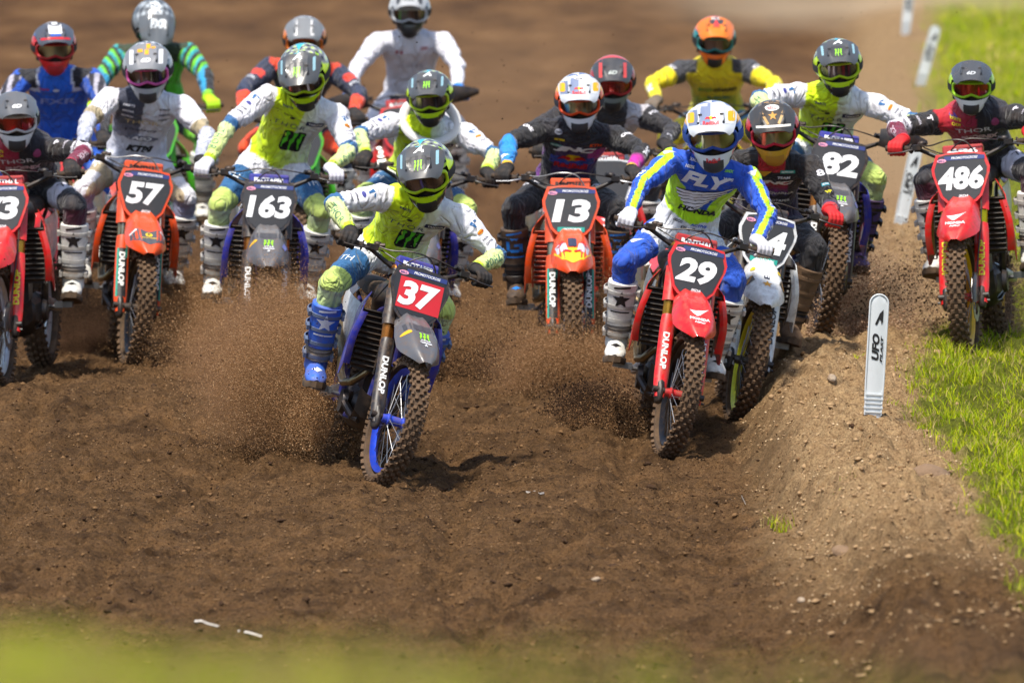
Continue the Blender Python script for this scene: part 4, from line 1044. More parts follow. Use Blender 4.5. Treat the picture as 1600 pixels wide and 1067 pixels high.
    gf = link('goggles', G['gframe'], root, mat('goggle_' + hs.get('gog', '#1a1b1e').strip('#'), hs.get('gog', '#1a1b1e'), .4)); gf.matrix_local = MH
    link('lens', G['lens'], gf, lens_mat(*hs.get('lens', ('lens_dark', '#1c1614', '#6a5048')))); link('strap', G['strap'], gf, mat('strap_' + hs.get('strap', '#1a1b1e').strip('#'), hs.get('strap', '#1a1b1e'), .8))
    if g('brace'):
        mb = MB(); pts = [neck + la * .155 * math.cos(t) * (1) + fr * (.135 * math.sin(t)) + sp_ * (.0 + .035 * -math.sin(t)) for t in np.linspace(0, 2 * math.pi, 25)]
        mb.tube([p - rl for p in pts], .026, 10, cap=False, flat=(1.2, .9)); link('neck_brace', mb.mesh('neck_brace'), root, flat(g('brace')))
    return root
# ================================================================== THE GROUND
def lines(a, b, step, far_lo, far_hi, grow=1.22):
    mid = list(np.arange(a, b + 1e-6, step)); lo = []; s = step * 1.5; x = a
    while x > far_lo: x -= s; s *= grow; lo.append(x)
    hi = []; s = step * 1.5; x = mid[-1]
    while x < far_hi: x += s; s *= grow; hi.append(x)
    return np.array(lo[::-1] + mid + hi)
def ridged(x, y, s, seed): return 1 - 2 * np.abs(fbm(x * s, y * s, 2, seed))
def clump(x, y, s, seed, k=.12):
    n = noise2(x * s, y * s, seed) + .5; return np.clip(n - (1 - k * 2.2), 0, 1) / (k * 2.2)
def fine(x, y):
    e = edge_x(y); berm = sstep(-1.0, -.2, x - e); near = (1 - sstep(16, 40, y)) * sstep(-24, -19, y)
    a = .017 * fbm(x * 3.1, y * 2.0, 3, 31) + .015 * ridged(x + 3, y, 4.0, 41) * .6 + .042 * fbm(x * 17, y * 7, 4, 51) + .014 * noise2(x * 46, y * 24, 53)
    a = a + .016 * clump(x, y, 9.0, 61) + .016 * clump(x, y, 19.0, 71, .18) - .034 * clump(x + 9, y, 6.0, 81, .10) - .02 * clump(x + 5, y, 13.0, 83, .14)
    for k_, (x0_, sl_) in enumerate(((-1.55, .05), (-.35, -.03), (.45, .06), (-2.5, .02))):
        xc = x0_ + sl_ * y + .12 * np.sin(y * .45 + k_); a = a - .013 * np.sin(y * 48 + np.abs(x - xc) * 40) * np.exp(-((x - xc) / .06) ** 2)
    b = berm * (.040 * clump(x, y, 5.5, 91, .22) + .035 * clump(x, y, 10.0, 95, .25) + .060 * fbm(x * 9, y * 6, 4, 97) + .022 * clump(x, y, 20, 98, .3))
    return (a + b) * near
def surf(x, y): return height0(x, y) + fine(x, y)
gx = lines(-3.05, 3.6, .0155, -700, 700); gy = lines(-9, 16.5, .031, -58.5, 2200)
gy = gy[(gy > -56.5)]
X, Y = np.meshgrid(gx, gy); Z = surf(X, Y)
nx, ny = len(gx), len(gy); idx = np.arange(nx * ny).reshape(ny, nx)
F = np.stack([idx[:-1, :-1], idx[:-1, 1:], idx[1:, 1:], idx[1:, :-1]], -1).reshape(-1, 4)
me = bpy.data.meshes.new('ground'); me.vertices.add(nx * ny); me.vertices.foreach_set('co', np.stack([X, Y, Z], -1).astype(np.float32).ravel())
me.loops.add(F.size); me.loops.foreach_set('vertex_index', F.ravel().astype(np.int32)); me.polygons.add(len(F)); me.polygons.foreach_set('loop_start', np.arange(0, F.size, 4, dtype=np.int32)); me.update(calc_edges=True)
me.polygons.foreach_set('use_smooth', [True] * len(F))
E = edge_x(Y)
def grass_mask(x, y):
    e = edge_x(y); b = .16 + .55 * np.exp(-((y - 11) / 4.0) ** 2) + .16 * fbm(x * 1.3, y * 1.1, 3, 7) + .10 * (y < 0) * np.clip(-y / 8, 0, 1)
    m = sstep(b - .05, b + .18, x - e + .10 * noise2(x * 6, y * 5, 9))
    return np.maximum(m * (y > -22), (y < -27) * (.75 - .6 * sstep(-.35, .1, x)))
gm_ = grass_mask(X, Y); bm_ = sstep(-.85, -.35, X - E + .15 * fbm(X * 2, Y * 1.5, 3, 13)) * sstep(-7.5, -3.5, Y + X * .8)
a = me.color_attributes.new('Mask', 'FLOAT_COLOR', 'POINT'); c = np.stack([gm_, bm_, np.clip(.5 + fbm(X * .5, Y * .35, 4, 77) * .8, 0, 1), np.ones_like(X)], -1).astype(np.float32); a.data.foreach_set('color', c.ravel())
m, nt, p = base_mat('soil'); L = nt.links.new
at = node(nt, 'ShaderNodeAttribute', attribute_name='Mask'); sx = node(nt, 'ShaderNodeSeparateColor'); L(at.outputs['Color'], sx.inputs[0])
tc = node(nt, 'ShaderNodeTexCoord')
def nz(scale, det=8, ro=.65, st=(1, 1, 1)):
    mp = node(nt, 'ShaderNodeMapping'); mp.inputs['Scale'].default_value = st; n = node(nt, 'ShaderNodeTexNoise'); n.inputs['Scale'].default_value = scale; n.inputs['Detail'].default_value = det; n.inputs['Roughness'].default_value = ro
    L(tc.outputs['Object'], mp.inputs[0]); L(mp.outputs[0], n.inputs['Vector']); return n.outputs['Fac']
def ramp(f, stops):
    r = node(nt, 'ShaderNodeValToRGB'); els = r.color_ramp.elements
    while len(els) < len(stops): els.new(.5)
    for e_, (q, cc) in zip(els, stops): e_.position = q; e_.color = (*cc, 1)
    L(f, r.inputs[0]); return r.outputs[0]
def mixc(f, a_, b_, mode='MIX'):
    x = node(nt, 'ShaderNodeMix', data_type='RGBA', blend_type=mode); L(a_, x.inputs[6]); L(b_, x.inputs[7])
    if isinstance(f, float): x.inputs[0].default_value = f
    else: L(f, x.inputs[0])
    return x.outputs[2]
soil = ramp(nz(26, 10, .75), [(.32, (.040, .021, .009)), (.44, (.135, .076, .033)), (.57, (.18, .102, .046)), (.75, (.28, .175, .085))])
grit = ramp(nz(85, 5, .8, (1, .45, 1)), [(.34, (.45, .42, .40)), (.5, (1.0, 1.0, 1.0)), (.66, (1.28, 1.26, 1.22))])
soil = mixc(1.0, soil, grit, 'MULTIPLY')
soil2 = ramp(nz(3.2, 6, .6, (1, .6, 1)), [(.32, (.46, .43, .41)), (.5, (.95, .93, .91)), (.68, (1.28, 1.22, 1.16))])
soil = mixc(1.0, soil, soil2, 'MULTIPLY')
berm = ramp(nz(19, 10, .75), [(.30, (.13, .074, .032)), (.43, (.38, .24, .12)), (.60, (.52, .35, .18)), (.8, (.64, .48, .29))])
berm = mixc(1.0, berm, grit, 'MULTIPLY')
sod = ramp(nz(30, 8, .7), [(.3, (.06, .07, .012)), (.55, (.16, .18, .02)), (.75, (.32, .28, .08))])
far_g = ramp(nz(1.1, 6, .6, (1, .35, 1)), [(.3, (.17, .22, .014)), (.55, (.30, .33, .02)), (.75, (.40, .37, .06))])
geo = node(nt, 'ShaderNodeNewGeometry'); sp3 = node(nt, 'ShaderNodeSeparateXYZ'); L(geo.outputs['Position'], sp3.inputs[0])
fr_ = node(nt, 'ShaderNodeMapRange'); fr_.inputs[1].default_value = 14; fr_.inputs[2].default_value = 26; L(sp3.outputs['Y'], fr_.inputs[0])
fard = ramp(nz(1.5, 8, .62, (1, .22, 1)), [(.30, (.070, .033, .014)), (.45, (.140, .070, .028)), (.58, (.195, .100, .041)), (.72, (.28, .155, .066))])
fr2 = node(nt, 'ShaderNodeMapRange'); fr2.inputs[1].default_value = 6; fr2.inputs[2].default_value = 24; L(sp3.outputs['Y'], fr2.inputs[0])
soil = mixc(fr2.outputs[0], soil, fard)
sod = mixc(fr_.outputs[0], sod, far_g)
col = mixc(sx.outputs[1], soil, berm); col = mixc(sx.outputs[0], col, sod); L(col, p.inputs['Base Color']); p.inputs['Roughness'].default_value = .95; p.inputs['Specular IOR Level'].default_value = .12
b1 = node(nt, 'ShaderNodeBump'); b1.inputs['Distance'].default_value = .06; b1.inputs['Strength'].default_value = .8; L(nz(42, 10, .75), b1.inputs['Height'])
b2 = node(nt, 'ShaderNodeBump'); b2.inputs['Distance'].default_value = .022; b2.inputs['Strength'].default_value = .8; L(nz(170, 6, .7), b2.inputs['Height']); L(b1.outputs[0], b2.inputs['Normal']); L(b2.outputs[0], p.inputs['Normal'])
g_ = link('ground', me, None, m); tag(g_, 'brown churned dirt track with tan berm and grass verge', kind='structure')

# loose clods: uncountable, one mesh
def clods(name, n, xr, yr, smin, smax, m, dens=None, seed=1, sink=.3, z=None):
    r = np.random.default_rng(seed); x = r.uniform(*xr, n * 3); y = r.uniform(*yr, n * 3)
    if dens is not None: k = r.random(n * 3) < dens(x, y); x, y = x[k], y[k]
    x, y = x[:n], y[:n]; n = len(x); s = smin * (smax / smin) ** (r.random(n) ** 5.0)
    base = np.array([(1, 0, 0), (-1, 0, 0), (0, 1, 0), (0, -1, 0), (0, 0, 1), (0, 0, -1), (.7, .7, .5), (-.7, .6, .6), (.6, -.7, .6), (-.6, -.6, .5)], float)
    fc = [(4, 6, 7), (4, 7, 9), (4, 9, 8), (4, 8, 6), (6, 0, 2), (6, 2, 7), (7, 2, 1), (7, 1, 9), (9, 1, 3), (9, 3, 8), (8, 3, 0), (8, 0, 6), (0, 5, 2), (2, 5, 1), (1, 5, 3), (3, 5, 0)]
    V = base[None] * r.uniform(.42, 1.45, (n, 10, 1)) * (s[:, None, None]) * r.uniform(.6, 1.2, (n, 1, 3)); an = r.uniform(0, 6.28, n); ca, sa = np.cos(an)[:, None], np.sin(an)[:, None]
    vx = V[..., 0] * ca - V[..., 1] * sa; vy = V[..., 0] * sa + V[..., 1] * ca
    zz = surf(x, y) if z is None else z(r, n)
    P = np.stack([vx + x[:, None], vy + y[:, None], V[..., 2] * .75 + (zz - s * sink * .0 + s * .25)[:, None]], -1).reshape(-1, 3)
    Fc = (np.array(fc)[None] + (np.arange(n) * 10)[:, None, None]).reshape(-1, 3)
    me = bpy.data.meshes.new(name); me.vertices.add(len(P)); me.vertices.foreach_set('co', P.astype(np.float32).ravel()); me.loops.add(Fc.size); me.loops.foreach_set('vertex_index', Fc.ravel().astype(np.int32)); me.polygons.add(len(Fc)); me.polygons.foreach_set('loop_start', np.arange(0, Fc.size, 3, dtype=np.int32)); me.update(calc_edges=True)
    return link(name, me, None, m)
dk = mat('damp_clod', (.040, .022, .013), .95, dust=.16, bump=.8, bscale=90, spec=.1); md = mat('dry_clod', (.19, .108, .05), .95, dust=.1, bump=.8, bscale=90, spec=.1); lt = mat('tan_clod', (.42, .28, .15), .95, dust=.2, bump=.8, bscale=90, spec=.1)
tag(clods('clods', 14000, (-3.2, 2.2), (-11, 14), .003, .017, md, lambda x, y: 1 - .8 * sstep(-.9, -.3, x - edge_x(y)), 2), 'small brown crumbs of loose soil scattered over the track', kind='stuff')
tag(clods('dark_clods', 4200, (-3.2, 2.0), (-11, 14), .004, .024, dk, lambda x, y: (1 - .9 * sstep(-.9, -.3, x - edge_x(y))) * (.15 + .85 * (fbm(x * .7, y * .5, 2, 6) > .05)), 3), 'dark damp soil lumps scattered over the track', kind='stuff')
tag(clods('berm_clods', 15000, (.9, 4.0), (-11, 14), .0035, .022, lt, lambda x, y: sstep(-.9, -.3, x - edge_x(y)) * (1 - .93 * grass_mask(x, y)) * (.25 + .75 * (fbm(x * 1.2, y * .8, 2, 66) > 0)), 4), 'tan lumps of dry soil heaped on the berm', kind='stuff')

# ------------------------------------------------------------------ grass
def blades(name, x, y, z, h, wd, lean, cols, m, seed=0):
    r = np.random.default_rng(seed); n = len(x); a = r.uniform(0, 6.283, n); dx, dy = np.cos(a), np.sin(a); la_ = r.uniform(.2, 1.0, n) * lean; az = a + r.uniform(-1, 1, n) + 1.57
    P = np.zeros((n, 7, 3)); lx, ly = np.cos(az), np.sin(az)
    for k, (t, wv) in enumerate(((0, 1), (.4, .85), (.75, .55))):
        off = la_ * h * t ** 2; cx, cy, cz = x + lx * off, y + ly * off, z + h * t * (1 - .25 * la_ * t)
        P[:, 2 * k] = np.stack([cx - dx * wd * wv / 2, cy - dy * wd * wv / 2, cz], -1); P[:, 2 * k + 1] = np.stack([cx + dx * wd * wv / 2, cy + dy * wd * wv / 2, cz], -1)
    P[:, 6] = np.stack([x + lx * la_ * h, y + ly * la_ * h, z + h * (1 - .25 * la_)], -1)
    V = P.reshape(-1, 3); b = np.arange(n) * 7
    tri = np.concatenate([np.stack([b + i, b + j, b + k], -1) for i, j, k in ((0, 1, 3), (0, 3, 2), (2, 3, 5), (2, 5, 4), (4, 5, 6))])
    me = bpy.data.meshes.new(name); me.vertices.add(len(V)); me.vertices.foreach_set('co', V.astype(np.float32).ravel()); me.loops.add(tri.size); me.loops.foreach_set('vertex_index', tri.ravel().astype(np.int32)); me.polygons.add(len(tri)); me.polygons.foreach_set('loop_start', np.arange(0, tri.size, 3, dtype=np.int32)); me.update(calc_edges=True)
    setcol(me, np.repeat(cols, 7, 0)); return link(name, me, None, m)
m, nt, p = base_mat('grass_blade'); L = nt.links.new; at = node(nt, 'ShaderNodeAttribute', attribute_name='Col'); L(at.outputs['Color'], p.inputs['Base Color']); p.inputs['Roughness'].default_value = .7; p.inputs['Specular IOR Level'].default_value = .15
tr = node(nt, 'ShaderNodeBsdfTranslucent'); L(at.outputs['Color'], tr.inputs[0]); mx = node(nt, 'ShaderNodeMixShader'); mx.inputs[0].default_value = .35; L(p.outputs[0], mx.inputs[1]); L(tr.outputs[0], mx.inputs[2]); L(mx.outputs[0], nt.nodes['Material Output'].inputs[0])
GM = m
def gcol(n, r, dry=.20, bright=1.0):
    a = np.array([.20, .33, .004]); b = np.array([.50, .51, .006]); c = np.array([.52, .40, .15]); t = r.random((n, 1)); col = (a * (1 - t) + b * t) * bright; k = r.random(n) < dry; col[k] = c * r.uniform(.6, 1.1, (k.sum(), 1)); return col
def scatter(n, xr, yr, dens, seed):
    r = np.random.default_rng(seed); x = r.uniform(*xr, n * 4); y = r.uniform(*yr, n * 4); k = r.random(n * 4) < dens(x, y); x, y = x[k][:n], y[k][:n]; return r, x, y
gd = lambda x, y: np.clip(grass_mask(x, y) * (.35 + .65 * (fbm(x * 2.2, y * 1.6, 3, 19) > -.02)) * (1 - .8 * (fbm(x * 5, y * 4, 2, 29) > .25)), 0, 1)
r, x, y = scatter(80000, (1.9, 4.0), (-11, 16), gd, 5); n = len(x)
tag(blades('grass', x, y, surf(x, y) - .004, r.uniform(.022, .075, n) * (1 + .4 * (fbm(x * 3, y * 2, 2, 3) > .1)), r.uniform(.003, .0062, n), .95, gcol(n, r), GM, 6), 'bright green grass verge on the outer side of the berm', kind='stuff')
r, x, y = scatter(16000, (2.2, 12), (15, 60), lambda x, y: grass_mask(x, y), 8); n = len(x)
tag(blades('far_grass', x, y, surf(x, y), r.uniform(.05, .12, n), r.uniform(.010, .018, n), .8, gcol(n, r, .15), GM, 9), 'yellow green grass field beyond the far markers', kind='stuff')
# bank of grass close to the photographer, far out of focus
r = np.random.default_rng(12); n = 17000; x = r.uniform(-.75, .75, n); y = r.uniform(-46.3, -44.4, n); k = r.random(n) < np.clip(1.0 - .80 * sstep(-.38, .05, x) - .10 * sstep(.1, .5, x), 0, 1); x, y = x[k], y[k]; n = len(x)
cc = gcol(n, r, .50, 1.2) * (1 + .25 * (fbm(x * 5, y * .2, 2, 44)))[:, None]
tag(blades('near_grass', x, y, height0(x, y) - .012, r.uniform(.016, .046, n) * (1.15 - .35 * sstep(-.25, .3, x)), r.uniform(.002, .004, n), .9, np.clip(cc, 0, 1), GM, 13), 'blurred tufts of grass on the near bank', kind='stuff')
# weeds on the berm
for i, (px, py, n_, h_, lab) in enumerate(((1218, 832, 70, .10, 'sparse yellow green weed on the left flank of the berm'), (1400, 640, 24, .05, 'small grass tuft right of the upright white marker'), (1325, 760, 12, .035, 'tiny yellow weed below the upright white marker'), (1345, 568, 22, .05, 'small weed on the berm crest behind the upright marker'), (1420, 552, 26, .06, 'grass tuft between the upright marker and the grass verge'))):
    P = ground_hit(px, py); r = np.random.default_rng(40 + i); x = r.normal(0, .035, n_); y = r.normal(0, .06, n_); c = gcol(n_, r, .35)
    o = blades('weed', x, y, surf(x + P.x, y + P.y) - P.z, r.uniform(.4, 1, n_) * h_, r.uniform(.003, .006, n_), 1.2, c, GM, 50 + i); o.location = P; tag(o, lab, 'weed', 'weeds on the berm')
# stones and litter
def rock(P, s, m, lab, sd):
    r = random.Random(sd); mb = MB(); mb.ball((0, 0, 0), (s, s * .8, s * .55), 12, 8); me = mb.mesh('rock', True, 30)
    cc = coords(me).astype(float); cc *= (1 + .35 * fbm(cc[:, 0] / s * 1.3 + sd, cc[:, 1] / s * 1.3 + cc[:, 2] / s, 3, sd))[:, None]; me.vertices.foreach_set('co', cc.astype(np.float32).ravel())
    o = link('stone', me, None, m); P = Vector(P); P.z = float(surf(np.array([P.x]), np.array([P.y]))[0]) + s * .1; o.location = P; o.rotation_euler = (r.uniform(-.4, .4), r.uniform(-.4, .4), r.uniform(0, 6)); tag(o, lab, 'stone')
ls = mat('pale_stone', (.42, .34, .25), .9, dust=.25, bump=.7, bscale=50); ds = mat('brown_stone', (.21, .135, .08), .95, dust=.2, bump=.9, bscale=50)
rock(ground_hit(1300, 606), .034, ls, 'round pale stone on the berm left of the upright marker', 1)
rock(ground_hit(1255, 598), .026, ls, 'small upright pale stone on the berm near the brown boot', 2)
rock(ground_hit(1450, 762), .12, ds, 'large flat tan slab of soil beside the grass edge', 3)
rock(ground_hit(1318, 870), .06, ds, 'flat brown lump of soil low on the berm', 4)
rock(ground_hit(1252, 948), .024, ls, 'white pebble at the foot of the berm', 5)
rock(ground_hit(930, 912), .024, ls, 'small pale pebble on the dark track', 6)
rock(ground_hit(405, 678), .045, dk, 'dark lump of soil left of the leading bike', 7)
rock(ground_hit(1018, 762), .035, dk, 'dark lump of soil right of the white litter strip', 8)
rock(ground_hit(958, 888), .035, dk, 'dark lump of soil in the middle of the near track', 9)
pw = mat('paper_white', (.55, .52, .47), .8, dust=.22, dscale=40)
def scrap(name, pts, wd, lab, zz=.012):
    mb = MB(); P0 = ground_hit(*pts[0]); P0.z = float(surf(np.array([P0.x]), np.array([P0.y]))[0]); A = []
    for k, q in enumerate(pts):
        P = ground_hit(*q); P.z = float(surf(np.array([P.x]), np.array([P.y]))[0]) * .4 + P0.z * .6 + zz; A.append(P - P0)
    rows = [[p_ + Vector((0, -wd, .004)) * (1 + .3 * (k % 2)), p_ + Vector((0, 0, .012)), p_ + Vector((0, wd, .008))] for k, p_ in enumerate(A)]
    mb.sheet(rows, .0015); o = link(name, mb.mesh(name), None, pw); o.location = P0; tag(o, lab, 'litter')
scrap('litter', [(822, 773), (829, 775), (836, 775), (843, 776), (850, 773)], .012, 'torn strip of white plastic on the middle of the track')
scrap('litter', [(304, 976), (315, 975), (325, 978), (338, 983), (350, 988)], .02, 'curled white scrap at the near edge of the track')
scrap('litter', [(372, 995), (388, 997), (402, 999), (409, 1000)], .02, 'flat pale scrap right of the curled white scrap')
scrap('twig', [(1159, 785), (1165, 795)], .003, 'thin straw stalk lying on the track right of centre')
# ------------------------------------------------------------------ course markers
def marker(px, py, h, lean, lab, yaw=0, fwdl=0):
    P = ground_hit(px, py); P.z = float(surf(np.array([P.x]), np.array([P.y]))[0]) - .03; root = empty('course_marker', P); tag(root, lab, 'course marker', 'white markers along the berm'); root.rotation_euler = (R(fwdl), R(lean), R(yaw)); hw = .046 if yaw else .039
    wh = mat('marker_plastic', (.62, .66, .68), .35, dust=.07, coat=.2, dscale=9)
    mb = MB(); rows = []; N = 26
    for i in range(N + 1):
        z = h * i / N; wd = hw * (.92 + .08 * i / N)
        if z > h - hw: wd = max(.004, math.sqrt(max(0, hw * hw - (z - (h - hw)) ** 2)))
        rows.append([Vector((wd * q, -.006 * (1 - q * q), z)) for q in np.linspace(-1, 1, 7)])
    mb.sheet(rows, .004); bl = link('blade', mb.mesh('blade'), root, wh)
    mb = MB(); pts = [Vector((-hw * .94, -.004, .10))] + [Vector((-hw, -.004, z)) for z in (.3 * h, h - hw)] + [Vector((hw * math.cos(R(a)), -.004, h - hw + hw * math.sin(R(a)))) for a in range(165, 0, -15)] + [Vector((hw, -.004, h - hw)), Vector((hw, -.004, .3 * h)), Vector((hw * .94, -.004, .10))]
    mb.tube(pts, .0048, 6); link('rim', mb.mesh('rim'), root, wh)
    mb = MB()
    for k in range(5): mb.box((0, -.004, .045 + .022 * k), (hw * (2.1 if k % 2 else 1.85), .014, .008))
    for s_ in (1, -1): mb.box((s_ * hw * .9, -.002, .09), (.008, .012, .12))
    link('ribbed_foot', mb.mesh('foot', False), root, wh)
    mb = MB(); o = Vector((0, -.0078, 0)); X_, Z_ = Vector((1, 0, 0)), Vector((0, 0, 1)); dw = Vector((0, 0, 1)), Vector((-1, 0, 0))
    for vf, a, z in ((text_wh('UFO', .135, .038, bold=.05, shear=.25), -.006, .585 * h), (text_wh('PLAST', .135, .014, bold=.05, shear=.25, spacing=1.1), .025, .57 * h)):
        flatput(mb, vf, 0, o + X_ * a + Z_ * z, Z_, -X_)
    flatput(mb, shape([(-.018, 0), (.004, .055), (.022, .075), (.022, .012), (.014, .0), (.012, .018), (.004, .024), (-.002, .006), (-.008, -.006)]), 0, o + X_ * .002 + Z_ * (.765 * h), X_, Z_)
    link('marker_print', mb.mesh('print', False), root, flat('#17181b'))
marker(1363, 668, .64, 3.2, 'upright white plastic marker with black lettering, nearest and sharpest on the berm', 4)
marker(1402, 356, .60, 12, 'leaning white marker behind the handlebar of bike 486, lowest of the blurred ones', 0)
marker(1436, 136, .52, 15, 'blurred leaning white marker just above and left of the grey helmet')
marker(1414, 52, .50, 6, 'most distant blurred white marker at the top edge of the frame')

# ================================================================== FLYING DIRT AND LOOSE CRUMBS
_gn = {}
def points_obj(name, P, rad, m, lab):
    me = bpy.data.meshes.new(name); me.vertices.add(len(P)); me.vertices.foreach_set('co', P.astype(np.float32).ravel()); a = me.attributes.new('rad', 'FLOAT', 'POINT'); a.data.foreach_set('value', rad.astype(np.float32))
    o = bpy.data.objects.new(name, me); COL.objects.link(o)
    if m.name not in _gn:
        ng = bpy.data.node_groups.new('grains_' + m.name, 'GeometryNodeTree'); ng.interface.new_socket('Geometry', in_out='INPUT', socket_type='NodeSocketGeometry'); ng.interface.new_socket('Geometry', in_out='OUTPUT', socket_type='NodeSocketGeometry')
        gi = ng.nodes.new('NodeGroupInput'); go = ng.nodes.new('NodeGroupOutput'); mp = ng.nodes.new('GeometryNodeMeshToPoints'); na = ng.nodes.new('GeometryNodeInputNamedAttribute'); na.data_type = 'FLOAT'; na.inputs[0].default_value = 'rad'; sm = ng.nodes.new('GeometryNodeSetMaterial'); sm.inputs['Material'].default_value = m
        ng.links.new(gi.outputs[0], mp.inputs[0]); ng.links.new(na.outputs[0], mp.inputs['Radius']); ng.links.new(mp.outputs[0], sm.inputs[0]); ng.links.new(sm.outputs[0], go.inputs[0]); _gn[m.name] = ng
    md_ = o.modifiers.new('grains', 'NODES'); md_.node_group = _gn[m.name]; tag(o, lab, kind='stuff'); return o

def grain_mat(name, stops):
    m, nt, p = base_mat(name); pi = nt.nodes.new('ShaderNodePointInfo'); r = nt.nodes.new('ShaderNodeValToRGB'); els = r.color_ramp.elements
    while len(els) < len(stops): els.new(.5)
    for e_, (q, c) in zip(els, stops): e_.position = q; e_.color = (*c, 1)
    nt.links.new(pi.outputs['Random'], r.inputs[0]); nt.links.new(r.outputs[0], p.inputs['Base Color']); p.inputs['Roughness'].default_value = .95; p.inputs['Specular IOR Level'].default_value = .1
    return m
r = np.random.default_rng(88); n = 190000; x = r.uniform(-3.2, 3.4, n); y = r.uniform(-8.5, 15, n); k = (grass_mask(x, y) < .3) & (r.random(n) < .35 + .65 * (fbm(x * 2.5, y * 1.6, 3, 99) > -.05)); x, y = x[k], y[k]; bm2 = sstep(-.85, -.35, x - edge_x(y)); bk_ = r.random(len(x)) < bm2
for nm_, kk, st_ in (('crumbs_soil', ~bk_, [(0, (.03, .015, .008)), (.35, (.10, .055, .025)), (.8, (.14, .08, .038)), (1, (.22, .14, .075))]), ('crumbs_tan', bk_, [(0, (.12, .07, .035)), (.5, (.38, .25, .13)), (1, (.62, .47, .29))])):
    rad = .0012 * (5.0) ** (r.random(kk.sum()) ** 2.0); P = np.stack([x[kk], y[kk], surf(x[kk], y[kk]) + rad * .5], -1); o = points_obj('loose_crumbs', P, rad, grain_mat(nm_, st_), 'fine %s crumbs of soil strewn over the %s' % (('brown', 'track') if nm_ == 'crumbs_soil' else ('tan', 'berm')))
# ================================================================== GEAR DESIGNS
def cset(n, base): return np.tile(np.array(hx(base)), (n, 1)) if isinstance(base, str) else base
def lay(base, *ms):
    out = base
    for k, c in ms:
        c = np.array(hx(c)) if isinstance(c, str) else c
        out = np.where(k[:, None], c, out)
    return out
def mixk(a, b, t): t = np.clip(t, 0, 1)[:, None]; return np.array(hx(a)) * (1 - t) + np.array(hx(b)) * t
S = lambda c: c
LIME, WHT, LAV, BLU = '#d4f200', '#e2e2ea', '#c9cad8', '#1f5f94'
def star_torso(u, v):
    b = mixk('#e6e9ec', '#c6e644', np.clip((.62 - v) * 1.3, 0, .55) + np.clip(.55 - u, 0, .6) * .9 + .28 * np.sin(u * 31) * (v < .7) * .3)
    return lay(b, ((u < .08 - .5 * (v < .45) * (.45 - v) * 2 + 0 * u) & (u > -.98), mixk(LIME, '#bcdc1c', np.clip(.6 - v, 0, 1))), (v < .16, mixk(LIME, '#c9d69a', (u + .2))), (u < -.95, WHT))
def star_uarm(t, a, s): return lay(cset(len(t), WHT), (t > .86, BLU))
def star_farm(t, a, s): return lay(mixk('#d3e2a0', '#cfe07a', t), (t < .04, BLU), (t > .86, '#b9d71c'))
def star_thigh(t, a, s): return lay(cset(len(t), WHT), ((t > .38) & (t < .82), '#1c5a8c'), (t >= .82, '#b9cf6a'))
def star_shin(t, a, s): return mixk('#c4d2a6', '#a7c93c', t * 2.2)
M_ = claws(.17); MG = '#56c81c'
star_chest = [(joins(rect(.125, .135, .012), mv(rect(.05, .15, .01), -.035, 0, 4), mv(rect(.05, .15, .01), .035, .005, -3)), '#101310', .16, .40, 0), (mv(claws(.135)), MG, .16, .40, 1), (text_wh('THOR', .19, .034, bold=-.01, spacing=1.35), '#1d4468', -.16, .64, 1), (rect(.105, .034), '#1a2450', .60, .74, 0), (text_wh('YAMAHA', .085, .018, bold=.03), '#e8e8ee', .62, .74, 1),
    (text_wh('PARTS', .06, .014, bold=.03), '#28306a', -.45, .90, 1), (text_wh('DUNLOP', .05, .010, bold=.02), '#28301a', -.35, .80, 1), (oval(.03, .018), '#28301a', -.18, .77, 1), (text_wh('pro circuit', .06, .012, bold=.01), '#38402a', -.75, .83, 1)]
star_arm = [(text_wh('THOR', .16, .04, bold=-.01, spacing=1.2), '#2a7a68', s_, 'f', .48, 'down' if s_ < 0 else 'down') for s_ in (-1, 1)] + [(mv(joins(shape([(-.02, .015), (.0, .02), (.004, -.018), (-.006, -.018)]), shape([(.006, .02), (.026, .014), (.026, .006), (.012, .008)]))), '#1d5f98', s_, 'u', .30, 'across') for s_ in (-1, 1)] + [(oval(.045, .022), '#e2a21c', 1, 'u', .48, 'across'), (text_wh('maxxis', .04, .01, bold=.02), '#c02020', 1, 'u', .48, 'across', 1), (oval(.036, .022), '#3a3f8c', -1, 'u', .46, 'across'), (text_wh('TWINAIR', .055, .012, bold=.02), '#3c3c4c', -1, 'u', .60, 'across'), (text_wh('WORKS', .05, .012, bold=.02), '#3c3c4c', -1, 'u', .70, 'across'), (text_wh('NGK', .04, .012, bold=.02), '#4a4c5c', 1, 'u', .62, 'across'), (text_wh('GYTR', .045, .012, bold=.02), '#4a4c5c', 1, 'u', .72, 'across')]
star_leg = [(text_wh('TH', .075, .05, bold=-.005), '#dfe6ee', s_, .60) for s_ in (-1, 1)]
def star_hel(a, e):
    aa = abs(a)
    if e < -16 - max(0, 60 - aa) * .25: return '#22262b'
    if aa < 98 and e < 30 - max(0, aa - 70) * .8: return '#b6d80a'
    if aa < 12 and e > 50: return '#3fb0c8'
    if aa > 160 and e > 50: return '#3fb0c8'
    s_ = math.sin(a * .11 + e * .13) * math.cos(e * .21 - a * .05)
    if s_ > .62: return '#b5d66a'
    if s_ > .35: return '#b9bcbc'
    if s_ < -.55: return '#2a2d31'
    return '#74787a'
